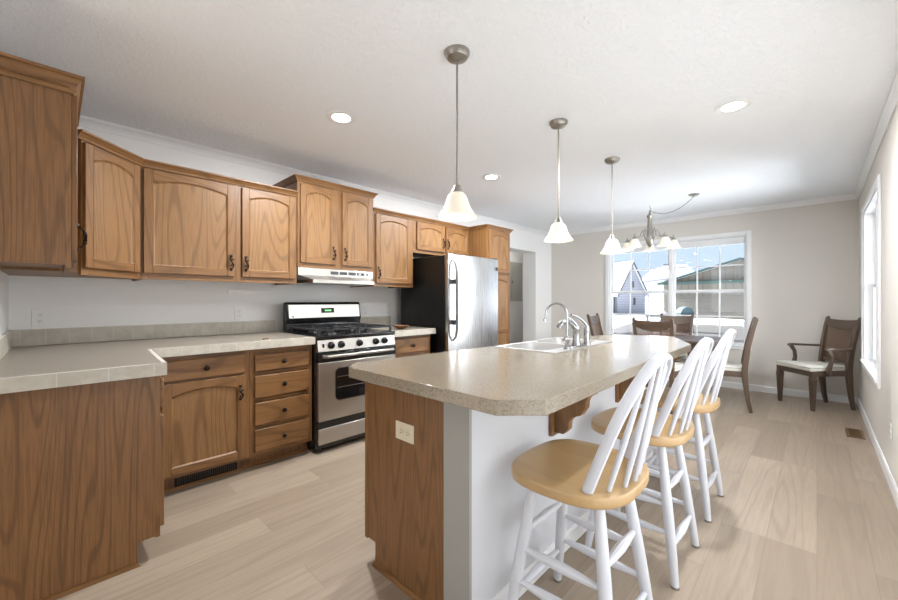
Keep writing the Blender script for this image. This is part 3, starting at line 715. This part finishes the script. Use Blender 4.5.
# sink
t = thing('kitchen_sink', 'stainless double-bowl sink set into the island countertop', 'sink', (0, 0, 0))
bowls = [(SX0 + .03, SY0 + .03, SX1 - .085, (SY0 + SY1) / 2 - .015), (SX0 + .03, (SY0 + SY1) / 2 + .015, SX1 - .085, SY1 - .03)]
def rr(x0, y0, x1, y1, r, n=5): return rrect(x0, y0, x1, y1, r, n)
from mathutils.geometry import tessellate_polygon
m = MB(); ym = (SY0 + SY1) / 2
for q, cell in zip(bowls, ((SX0, SY0, SX1, ym), (SX0, ym, SX1, SY1))):
    inn = rr(*q, .05); out = rr(*cell, .002)
    m.loops([[(x, y, .9145) for x, y in out], [(x, y, .918) for x, y in out], [(x, y, .918) for x, y in inn], [(x, y, .912) for x, y in inn]], False, False)
m.build('rim', 'sink_steel', t)
for q in bowls:
    x0, y0, x1, y1 = q
    lp = lambda d, z: [(x, y, z) for x, y in rr(x0 + d, y0 + d, x1 - d, y1 - d, .05)]
    bo = MB().loops([lp(0, .9165), lp(.004, .90), lp(.012, .75), lp(.03, .735)], False, True).build('bowl', 'sink_steel', t, smooth=True, angle=50)
    MB().lathe([(.042, .736), (.04, .739), (.025, .737), (0, .7365)], ((x0 + x1) / 2, (y0 + y1) / 2, 0), 20).build('drain', 'chrome', bo, smooth=True)
# faucets on the bar-side rim
t = thing('kitchen_faucet', 'chrome single-lever kitchen faucet on a deck plate behind the sink', 'faucet', (-1.045, 2.19, .918))
MB().prism([(x, y) for x, y in rr(-.028, -.115, .028, .115, .027)], 0, .012).build('deck_plate', 'chrome', t, bevel=.003)
MB().lathe([(.027, .012), (.026, .02), (.022, .03), (.021, .10), (.023, .105), (.02, .125), (.012, .132), (0, .133)], (0, 0.0, 0), 20).build('body', 'chrome', t, smooth=True)
MB().tube([(0, 0, .10), (-.012, -.03, .135), (-.022, -.075, .155), (-.03, -.12, .15), (-.034, -.145, .132), (-.035, -.148, .118)], [.017, .015, .014, .014, .014, .015], 12).build('spout', 'chrome', t, smooth=True)
MB().tube([(0, .0, .125), (-.006, -.012, .145), (-.02, -.03, .168), (-.035, -.05, .18)], [.014, .01, .007, .006], 10).build('lever', 'chrome', t, smooth=True)
t = thing('sink_sprayer', 'chrome pull-out hand sprayer at the right end of the faucet plate', 'sprayer', (-1.045, 2.335, .918))
MB().lathe([(.024, 0), (.023, .012), (.018, .02), (.018, .085), (.02, .10), (.016, .118), (0, .12)], (0, 0, 0), 16).build('base', 'chrome', t, smooth=True)
MB().tube([(0, 0, .11), (-.01, -.025, .145), (-.03, -.07, .178), (-.05, -.11, .192)], [.016, .012, .009, .007], 10).build('lever', 'chrome', t, smooth=True)
t = thing('water_tap', 'slender chrome gooseneck water tap with ball base at the sink', 'faucet', (-1.03, 2.04, .918))
MB().lathe([(.02, 0), (.019, .006), (.012, .012), (.012, .04), (.018, .05), (.02, .058), (.017, .068), (.009, .075)], (0, 0, 0), 16).build('base', 'chrome', t, smooth=True)
pts = [(0, 0, .07), (0, 0, .205)] + [(-.055 * (1 - cos(R(a))), -.02 * (1 - cos(R(a))), .205 + .058 * sin(R(a))) for a in range(15, 181, 15)] + [(-.114, -.04, .18), (-.116, -.04, .172), (-.116, -.04, .17), (-.116, -.04, .158)]
MB().tube(pts, [.0065] * (len(pts) - 3) + [.007, .0105, .0105], 10).build('gooseneck', 'chrome', t, smooth=True)
MB().sphere((.002, -.026, .055), .011, 10, 8).tube([(0, 0, .055), (.0, -.03, .055), (.0, -.05, .058)], .005, 8).build('tap_lever', 'chrome', t, smooth=True)
outlet((-1.225, IY0 - .0005, .655), 0, 'almond outlet turned sideways on the island end panel', 'almond', True)

# ------------------------------------------------------------------ bar stools (local: front -x toward island, back +x)
def make_stool(label):
    t = thing('bar_stool', label, 'stool', (0, 0, 0), 0, 'white spindle-back bar stools')
    # seat outline: broad front, rounded rear
    out = []
    for i in range(40):
        a = 2 * pi * i / 40; c, s = cos(a), sin(a); e = .62
        x = .205 * (abs(c) ** e) * (1 if c > 0 else -1); y = .232 * (abs(s) ** e) * (1 if s > 0 else -1)
        if x > 0: y *= 1 - .12 * (x / .205) ** 2
        out.append((x, y))
    def lp(k, z, dish=0): return [(x * k, y * k, z + dish) for x, y in out]
    MB().loops([lp(.95, .574), lp(.99, .577), lp(1.0, .585), lp(1.0, .604), lp(.994, .611), lp(.975, .613), lp(.8, .611), lp(.5, .606), lp(.2, .605)]).build('seat', 'seat_wood', t, smooth=True, angle=60)
    MB().box(-.12, -.12, .552, .12, .12, .5755).build('swivel_plate', 'seat_wood', t, bevel=.004)
    tops = {}; feet = {}
    for sx in (-1, 1):
        for sy in (-1, 1):
            tp = Vector((sx * .115, sy * .115, .570)); ft = Vector((sx * .187, sy * .187, .006)); tops[sx, sy] = tp; feet[sx, sy] = ft
            pts = [tp.lerp(ft, k) for k in (0, .1, .4, .55, .8, .95, 1)]
            lg = MB().tube(pts, [.016, .018, .021, .021, .019, .016, .015], 12).build('leg', 'stool_white', t, smooth=True)
            MB().lathe([(.017, .0), (.017, .007), (.014, .010)], (ft.x, ft.y, 0), 12).build('glide', 'rubber', lg)
    at = lambda k, z: feet[k].lerp(tops[k], z / .575)
    def stretcher(a, b):
        pts = [a.lerp(b, k) for k in (0, .12, .3, .5, .7, .88, 1)]
        MB().tube(pts, [.009, .010, .0145, .0175, .0145, .010, .009], 10).build('stretcher', 'stool_white', t, smooth=True)
    for sx in (-1, 1):
        for z in (.375, .15): stretcher(at((sx, -1), z), at((sx, 1), z))
    for sy in (-1, 1):
        for z in (.315, .20): stretcher(at((-1, sy), z), at((1, sy), z))
    # hoop back
    bx0, zb, zt, lean = .105, .611, 1.04, .15
    def P(u, z):  # u across, z height -> leaning plane
        k = (z - zb) / (zt - zb); return Vector((bx0 + lean * k + .02 * (k ** 2), u, z))
    hw = .178
    pts = []
    zs = .80
    for k in range(8): pts.append(P(-hw - .0 + .004 * k / 7, zb + (zs - zb) * k / 7))
    for k in range(1, 24):
        a = pi - pi * k / 24; pts.append(P((hw - .004) * (abs(cos(a)) ** .9) * (1 if cos(a) > 0 else -1), zs + (zt - .014 - zs) * sin(a) ** .9))
    for k in range(7, -1, -1): pts.append(P(hw - .004 * k / 7, zb + (zs - zb) * k / 7))
    nrm = Vector((zt - zb, 0, -lean)).normalized()
    hoop = MB().tube(pts, [(.0175, .011)] * len(pts), 10, up=nrm).build('hoop', 'stool_white', t, smooth=True)
    for i in range(5):
        u = (i - 2) / 2; bt = Vector((.185 - .035 * u * u, u * .125, .611))
        uu = u * .098; aa = math.acos(max(-1, min(1, uu / hw))); tz = zs + (zt - .014 - zs) * sin(aa) ** .9
        tpv = P(uu, tz); pp = [bt.lerp(tpv, k) for k in (0, .08, .3, .5, .75, .95, 1)]
        MB().tube(pp, [.007, .008, .0095, .009, .007, .006, .006], 8).build('spindle', 'stool_white', t, smooth=True)
    return t
st = make_stool('white spindle-back bar stool with maple seat, nearest the camera')
st.location = (-.612, 1.312, 0); st.rotation_euler = (0, 0, R(0))
dup(st, (-.612, 1.985, 0), 0, 'white spindle-back bar stool in the middle of the row of three')
dup(st, (-.612, 2.65, 0), 0, 'white spindle-back bar stool at the far end, beside the dining area')

# ------------------------------------------------------------------ dining furniture (chair local: front +y)
def make_chair(label, arms=False, name='dining_chair', group='cane-back dining chairs', wf=.225, wb=.165):
    t = thing(name, label, 'chair', (0, 0, 0), 0, group)
    prof = [(-.265, 0), (-.24, .12), (-.222, .28), (-.212, .42), (-.218, .52), (-.245, .72), (-.29, .92), (-.312, .998)]
    rad = [(.015, .015), (.019, .017), (.024, .019), (.029, .019), (.027, .018), (.021, .017), (.018, .016), (.016, .015)]
    for s in (-1, 1):
        pts = [(s * (wb + (.025 * (z - .45) / .55 if z > .45 else 0)), y, z) for y, z in prof]
        MB().tube(pts, rad, flat=True, up=(0, 1, 0)).build('rear_leg', 'walnut', t, bevel=.004)
        px, pz = pts[-1][0], pts[-1][2]; MB().lathe([(.013, .998), (.014, 1.006), (.006, 1.013)], (px, -.313, 0), 8).build('finial', 'walnut', t)
        lg = MB().tube([(s * wf, .215, 0), (s * wf, .215, .30), (s * wf, .215, .335)], [(.015, .015), (.025, .025), (.026, .026)], flat=True).build('front_leg', 'walnut', t, bevel=.003)
        MB().box(s * wf - .028, .187, .335, s * wf + .028, .243, .35).box(s * wf - .024, .191, .35, s * wf + .024, .239, .43).build('leg_collar', 'walnut', lg, bevel=.003)
    # seat rails
    MB().box(-wf, .205, .37, wf, .235, .43).build('front_rail', 'walnut_x', t, bevel=.003)
    MB().box(-wb, -.225, .37, wb, -.2, .43).build('rear_rail', 'walnut_x', t)
    for s in (-1, 1): MB().prism([(s * (wf - .0), .21), (s * (wf - .026), .21), (s * (wb - .018), -.21), (s * (wb + .008), -.21)], .37, .43).build('side_rail', 'walnut', t)
    # cushion
    pf, pb = wf + .012, wb - .012
    def lp(k, z): return [(x * k, (y - .01) * k + .01, z) for x, y in [(pf * q, .248) for q in (1, .6, 0, -.6, -1)] + [(-pf + (pf - pb) * q, .248 - .445 * q) for q in (.25, .5, .75)] + [(pb * q, -.197) for q in (-1, -.5, 0, .5, 1)] + [(pb + (pf - pb) * q, -.197 + .445 * q) for q in (.25, .5, .75)]]
    c = MB().loops([lp(.985, .428), lp(1.0, .436), lp(1.005, .458), lp(.985, .474), lp(.9, .484), lp(.6, .49), lp(.25, .492)]).build('seat_cushion', 'cushion', t, smooth=True, angle=70)
    p = lp(1.008, .463); MB().tube(p + p[:1], .0035, 6).build('welt', 'welt', c, smooth=True)
    # crest rail, arched lower edge, bowed back a little
    n = 12
    def bk(x, z): return -.245 - .045 * (z - .72) / .2 - .018 * (1 - (x / wb) ** 2) * (z > .6)
    L = []
    for i in range(n + 1):
        x = -wb - .02 + (2 * wb + .04) * i / n; u = abs(x) / (wb + .02); zl = .895 + .05 * u ** 2 - .03; zh = .985 - .012 * (1 - u ** 2)
        L.append([(x, bk(x, zl) + .011, zl), (x, bk(x, zh) + .011, zh), (x, bk(x, zh) - .011, zh), (x, bk(x, zl) - .011, zl)])
    MB().loops(L).build('crest_rail', 'walnut_x', t, bevel=.004)
    MB().box(-wb, -.234, .50, wb, -.214, .535).build('lower_rail', 'walnut_x', t, bevel=.003)
    L = []
    for i in range(n + 1):
        x = -wb + 2 * wb * i / n; u = abs(x) / wb; L.append([(x, -.224, .52), (x, bk(x, .7) + .0, .7), (x, bk(x, .88), .875 + .045 * u ** 2)])
    m = MB()
    for a, b in zip(L, L[1:]):
        m.add(a + b, [(0, 1, 4, 3), (1, 2, 5, 4)])
    o = m.build('cane_panel', 'cane', t, smooth=True); sm = o.modifiers.new('thick', 'SOLIDIFY'); sm.thickness = .003
    if arms:
        for s in (-1, 1):
            x = s * (wf + .012)
            MB().tube([(s * (wb + .012), -.232, .668), (x, -.12, .668), (x + s * .01, -.01, .672), (x + s * .012, .075, .676), (x + s * .006, .10, .662)], [(.013, .014), (.012, .017), (.012, .02), (.013, .021), (.011, .02)], flat=True, up=(0, 0, 1)).build('armrest', 'walnut', t, bevel=.006)
            MB().tube([(x - s * .006, .055, .40), (x - s * .004, .05, .46), (x, .03, .53), (x + s * .004, .035, .60), (x + s * .008, .065, .65), (x + s * .008, .075, .672)], [(.022, .014), (.02, .014), (.016, .013), (.016, .013), (.018, .014), (.02, .014)], flat=True, up=(0, 1, 0)).build('arm_post', 'walnut', t, bevel=.005)
    return t
ch = make_chair('cane-back dining chair seen side-on at the right end of the table')
ch.location = (-.79, 5.27, 0); ch.rotation_euler = (0, 0, R(98))
dup(ch, (-1.27, 4.76, 0), 0, 'cane-back dining chair on the kitchen side of the table, its back to the island')
dup(ch, (-1.40, 5.70, 0), 180, 'cane-back dining chair on the window side of the table')
dup(ch, (-1.93, 5.22, 0), -85, 'cane-back dining chair at the left end of the table near the doorway wall')
ac = make_chair('brown cane-back armchair with cream cushion in the far right corner', True, 'armchair', None, .212, .158)
ac.location = (-.015, 5.99, 0); ac.rotation_euler = (0, 0, R(132))
t = thing('dining_table', 'brown wooden dining table between the chairs below the chandelier', 'table', (-1.36, 5.24, 0))
MB().prism(rr(-.58, -.40, .58, .40, .06), .725, .75).build('tabletop', 'walnut_x', t, bevel=.004)
MB().box(-.52, -.35, .63, .52, -.33, .725).box(-.52, .33, .63, .52, .35, .725).box(-.52, -.33, .63, -.50, .33, .725).box(.50, -.33, .63, .52, .33, .725).build('apron', 'walnut_x', t)
for sx in (-1, 1):
    for sy in (-1, 1): MB().tube([(sx * .49, sy * .32, 0), (sx * .49, sy * .32, .725)], [(.02, .02), (.034, .034)], flat=True).build('leg', 'walnut', t, bevel=.003)

# floor register by the right wall
t = thing('floor_register', 'brown metal floor register beside the right wall', 'vent', (.245, 5.0, 0), 0)
MB().box(-.055, -.16, .0005, .055, -.145, .005).box(-.055, .145, .0005, .055, .16, .005).box(-.055, -.145, .0005, -.035, .145, .005).box(.035, -.145, .0005, .055, .145, .005).build('frame', 'register', t)
MB().box(-.036, -.146, .0003, .036, .146, .0012).build('backing', 'slot', t)
m = MB()
for i in range(18): m.box(-.035, -.138 + i * .0158, .001, .035, -.132 + i * .0158, .0042)
m.build('louver', 'register', t)

# ------------------------------------------------------------------ pendants, chandelier, recessed lights
SHADE = [(.018, .122), (.032, .119), (.046, .106), (.054, .086), (.061, .062), (.072, .038), (.088, .014), (.1, .0)]
def shade_mesh(k=1.0):
    o = [(r * k, h * k) for r, h in SHADE]; i = [((r - .004) * k, (h - .003) * k) for r, h in reversed(SHADE)]
    return o + i
def make_pendant(label):
    t = thing('pendant_light', label, 'pendant light', (0, 0, H), 0, 'nickel pendant lights over the island')
    MB().lathe([(.0625, 0), (.0625, -.012), (.05, -.03), (.02, -.04), (.008, -.042)], (0, 0, 0), 28).build('canopy', 'nickel', t, smooth=True)
    MB().lathe([(.0055, -.04), (.0055, -.675)], (0, 0, 0), 10).build('rod', 'nickel', t, smooth=True)
    MB().lathe([(.008, -.655), (.016, -.66), (.02, -.672), (.031, -.695), (.031, -.702)], (0, 0, 0), 18).build('socket_cup', 'nickel', t, smooth=True)
    MB().lathe(shade_mesh(), (0, 0, -.817), 32, cap=False).build('glass_shade', 'shade', t, smooth=True, angle=60)
    MB().sphere((0, 0, -.792), .033, 16, 10, (1, 1, 1.15)).build('bulb', 'bulb', t, smooth=True)
    return t
pd = make_pendant('alabaster pendant light hanging nearest the camera over the island end'); pd.location = (-1.285, 1.39, H)
dup(pd, (-1.285, 2.42, H), 0, 'alabaster pendant light in the middle of the three, above the sink')
dup(pd, (-1.285, 3.38, H), 0, 'alabaster pendant light farthest from the camera, beside the chandelier')
def make_can(label):
    t = thing('recessed_light', label, 'ceiling light', (0, 0, H), 0, 'recessed ceiling lights')
    MB().lathe([(.095, 0), (.095, -.004), (.088, -.007), (.07, -.006), (.055, -.002), (.05, -.0005)], (0, 0, 0), 32).build('trim_ring', 'white', t, smooth=True)
    MB().lathe([(.058, -.004), (.05, -.0065), (.0, -.007)], (0, 0, 0), 28).build('lens', 'can_light', t, smooth=True)
    l = light('can_beam', 'AREA', (0, 0, -.012), (0, 0, 0), 18, (.97, .985, 1), shape='DISK', size=.1); l.parent = t
    return t
cn = make_can('recessed ceiling light above the range side, nearest the camera'); cn.location = (-2.305, 1.345, H)
dup(cn, (-2.34, 3.035, H), 0, 'recessed ceiling light farther along, in front of the refrigerator')
dup(cn, (-.385, 2.99, H), 0, 'recessed ceiling light on the right side above the stools')
t = thing('chandelier', 'nickel five-arm chandelier with alabaster bell shades above the dining table', 'chandelier', (-1.57, 5.40, H))
MB().tube([(0, 0, 0), (0, 0, -.02), (.012, 0, -.04), (.012, 0, -.06), (0, 0, -.07), (-.01, 0, -.06)], .004, 8).build('ceiling_hook', 'nickel', t, smooth=True)
MB().lathe([(.006, -.06), (.01, -.09), (.022, -.11), (.036, -.13), (.03, -.15), (.024, -.17), (.028, -.24), (.034, -.30), (.046, -.37), (.052, -.43), (.046, -.48), (.03, -.51), (.02, -.525), (.008, -.54)], (0, 0, 0), 20).build('column', 'nickel', t, smooth=True)
va = math.degrees(math.atan2(5.40, -1.54))
for k in range(5):
    a = R(va + 72 * k); c, s = cos(a), sin(a); q = lambda r, z: (r * c, r * s, z)
    am = MB().tube([q(.03, -.47), q(.06, -.42), q(.075, -.34), q(.09, -.30), q(.10, -.33), q(.13, -.40), q(.19, -.425), q(.25, -.415), q(.285, -.43)], .006, 8).build('arm', 'nickel', t, smooth=True)
    MB().lathe([(.004, -.385), (.01, -.40), (.006, -.415), (.024, -.425), (.028, -.45)], q(.285, 0), 14).build('socket_cup', 'nickel', am, smooth=True)
    MB().lathe(shade_mesh(.86), q(.285, -.555), 26, cap=False).build('glass_shade', 'shade', am, smooth=True, angle=60)
    MB().sphere(q(.285, -.535), .027, 12, 8, (1, 1, 1.2)).build('bulb', 'bulb', am, smooth=True)
# swag canopy and chain belong to the chandelier
cx, cy = .54, -.235
MB().lathe([(.055, 0), (.055, -.008), (.04, -.018), (.012, -.024)], (cx, cy, 0), 24).build('swag_canopy', 'nickel', t, smooth=True)
m = MB(); prev = None
for i in range(41):
    u = i / 40; x, y = cx * (1 - u), cy * (1 - u); z = -.026 - .04 * u - .10 * 4 * u * (1 - u) - .0
    if prev:
        d = Vector((x, y, z)) - prev; mid = (Vector((x, y, z)) + prev) / 2
        m.tube([prev - d * .15, mid, Vector((x, y, z)) + d * .15], [.0025, .0055 if i % 2 else .0035, .0025], 6)
    prev = Vector((x, y, z))
m.build('chain', 'nickel', t)

# breaker panel in the hall
t = thing('breaker_panel', 'grey electrical panel cover on the hall wall seen through the doorway', 'panel', (-4.4995, 6.43, 1.18), 90)
MB().box(0, -.012, 0, .46, 0, .8).build('cover', 'door_grey', t, bevel=.003)
MB().box(.05, -.02, .06, .41, -.012, .74).build('door', 'door_grey', t, bevel=.003)
MB().box(.065, -.026, .36, .085, -.02, .42).build('latch', 'dark', t)

# ------------------------------------------------------------------ outdoors
G = -.45
m = MB(); nx, ny = 24, 30; vs = []; fs = []
for j in range(ny + 1):
    for i in range(nx + 1):
        x = -75 + 110 * i / nx; y = 6.6 + 115 * (j / ny) ** 1.3; z = G + (max(0, y - 50) * .055) + (.06 * sin(x * .8 + y * .6) if y > 12 else 0)
        vs.append((x, y, z))
for j in range(ny):
    for i in range(nx): a = j * (nx + 1) + i; fs.append((a, a + 1, a + nx + 2, a + nx + 1))
struct(m.add(vs, fs).build('ground', 'snow', smooth=True))
struct(MB().prism([(-7.5, 18.5), (6, 18.5), (6, 28.5), (-9.3, 28.5)], G + .02, G + .1).build('driveway', 'asphalt'))
# garage
GY = 33.0; GL, GR, GP = -8.6, 1.05, -3.78; EZ, PZ = 2.5, 3.95
t = thing('metal_garage', 'beige metal garage with green gable trim seen through the right-hand sashes', 'garage', (GP, GY, G))
MB().prism([(GL - GP, 0), (GR - GP, 0), (GR - GP, EZ - G), (0, PZ - G), (GL - GP, EZ - G)], 0, 9, 'y').build('walls', 'siding_v', t)
rf = MB()
for sx, ex in ((-1, GL - GP), (1, GR - GP)):
    e = ex + sx * .35; ze = EZ - G - .13
    rf.prism([(0, PZ - G + .02), (e, ze), (e, ze + .14), (0, PZ - G + .18)], -.3, 9.3, 'y')
rf.build('roof', 'snow', t)
tr = MB()
for sx, ex in ((-1, GL - GP), (1, GR - GP)):
    e = ex + sx * .37; ze = EZ - G - .15; tr.prism([(0, PZ - G + .0), (e, ze), (e, ze + .15), (0, PZ - G + .17)], -.36, -.3, 'y')
tr.box(GL - GP - .3, -.34, EZ - G - .13, GR - GP + .3, -.02, EZ - G + .08).build('trim', 'green', t)
MB().box(GL - GP + .1, -.05, .05, 1.1, 0, 1.95).build('overhead_door', 'siding_h', t)
MB().box(1.2, -.12, .0, 1.36, 0, EZ - G - .2).build('downspout', 'green', t); MB().box(1.45, -.1, .0, 1.62, 0, EZ - G - .5).build('jamb', 'white', t)
MB().box(1.7, -.06, .0, 4.4, 0, 2.3).build('entry_door', 'grey_door', t)
t = MB().prism([(-10.0, G), (3.5, G), (3.5, G + .32), (1, G + .42), (-2, G + .34), (-5, G + .44), (-8, G + .36), (-9.6, G + .2)], 29.3, 30.4, 'y').build('snow_bank', 'snow', bevel=.1)
tag(t, 'long low bank of snow along the driveway before the garage', 'snow bank')
# A-frame shed: at depth 43, gable faces the house
def wpt(px, d): # image column & depth -> x,y
    a = R(43.97); q = (px - 449) / 381.5 * d; return (-sin(a) * d + cos(a) * q, cos(a) * d + sin(a) * q)
def wz(py, d): return 1.2 + (300 - py) / 381.5 * d
D = 43.0
sx, sy = wpt(631.5, D); sl = wpt(617.5, D); sr = wpt(642.5, D)
t = thing('steep_shed', 'pale blue shed with steep snowy gable roof outside the left-hand sashes', 'shed', (sx, sy, G), 55)
hw = 1.75; pk = wz(263, D) - G; ev = wz(292, D) - G
MB().prism([(-hw, 0), (hw, 0), (hw, ev), (0, pk), (-hw, ev)], 0, 6, 'y').build('walls', 'siding_blue', t)
rf = MB()
for s in (-1, 1): rf.prism([(0, pk + .02), (s * (hw + .25), ev - .5), (s * (hw + .25), ev - .3), (0, pk + .25)], -.35, 6.3, 'y')
rf.build('roof', 'snow', t)
tr = MB()
for s in (-1, 1): tr.prism([(0, pk - .1), (s * (hw + .22), ev - .62), (s * (hw + .26), ev - .4), (0, pk + .2)], -.42, -.35, 'y')
tr.build('barge_board', 'roof_grey', t)
MB().box(.1, -.05, ev + .5, .3, 0, ev + 1.2).build('gable_vent', 'dark', t)
MB().box(.25, -.16, 1.1, .4, 0, 1.9).build('wall_lamp', 'dark', t)
MB().box(-hw - 2.6, .5, 0, -hw, 5, ev - .4).build('lean_to', 'siding_h', t)
# distant houses and pole
for px, d, wdt, hgt, lab in ((649, 85, 4.2, 4.4, 'distant white house with snowy roof just right of the steep shed'), (659, 95, 5.0, 3.6, 'farther low grey house left of the utility pole')):
    x, y = wpt(px, d); gz = G + max(0, y - 50) * .055 - .3
    t = thing('distant_house', lab, 'house', (x, y, gz), 30)
    MB().box(-wdt / 2, 0, 0, wdt / 2, 6, hgt * .62).build('walls', 'house_a', t)
    MB().prism([(-wdt / 2 - .4, hgt * .6), (wdt / 2 + .4, hgt * .6), (0, hgt)], -.4, 6.4, 'y').build('roof', 'snow', t)
    for k in (-1, 0, 1): MB().box(k * wdt / 3.4 - .35, -.06, hgt * .2, k * wdt / 3.4 + .35, 0, hgt * .5).build('window', 'roof_grey', t)
x, y = wpt(681, 60)
t = thing('distant_barn', 'low building with a broad white snowy roof peeking over the garage gable', 'building', (x, y, G), 40)
MB().box(-2.3, 0, 0, 2.3, 8, 5.2).build('walls', 'house_a', t); MB().prism([(-2.7, 5.1), (2.7, 5.1), (.6, 7.2), (-.6, 7.2)], -.5, 8.5, 'y').build('roof', 'snow', t)
x, y = wpt(669, 70); gz = G + max(0, y - 50) * .055
t = thing('utility_pole', 'thin utility pole with crossarm left of the garage roof', 'pole', (x, y, gz - .1), 40)
MB().lathe([(.16, 0), (.11, 7.5)], (0, 0, 0), 8).build('post', 'pole', t); MB().box(-1.1, -.08, 6.6, 1.1, .08, 6.8).build('crossarm', 'pole', t)
# grill
x, y = wpt(685, 18.5)
t = thing('covered_grill', 'barbecue grill with rounded teal hood standing in the snowy yard', 'grill', (x, y, G), 44)
m = MB(); n = 10; L = []
for i in range(n + 1): a = pi * i / n; L.append((.34 * cos(a), .98 + .34 * sin(a)))
m.prism(L, -.22, .22, 'y').build('hood', 'teal', t, bevel=.04)
MB().box(-.34, -.22, .78, .34, .22, .97).build('firebox', 'dark', t, bevel=.02); MB().box(.35, -.18, .92, .66, .18, .96).build('side_shelf', 'dark', t, bevel=.01)
MB().box(-.3, -.2, .02, .3, .2, .77).build('cart', 'dark', t, bevel=.02)
x, y = wpt(657, 19)
t = thing('picnic_table', 'weathered picnic table topped with snow left of the grill', 'table', (x, y, G), 20)
MB().box(-.55, -.4, .86, .55, .4, .92).build('tabletop', 'bench_wood', t)
for s in (-1, 1): MB().box(s * .45 - .04, -.3, 0, s * .45 + .04, .3, .86).build('trestle', 'bench_wood', t)
MB().sphere((.02, 0, .93), .4, 14, 8, (1.2, .9, .45)).build('snow_cap', 'snow', t, smooth=True)
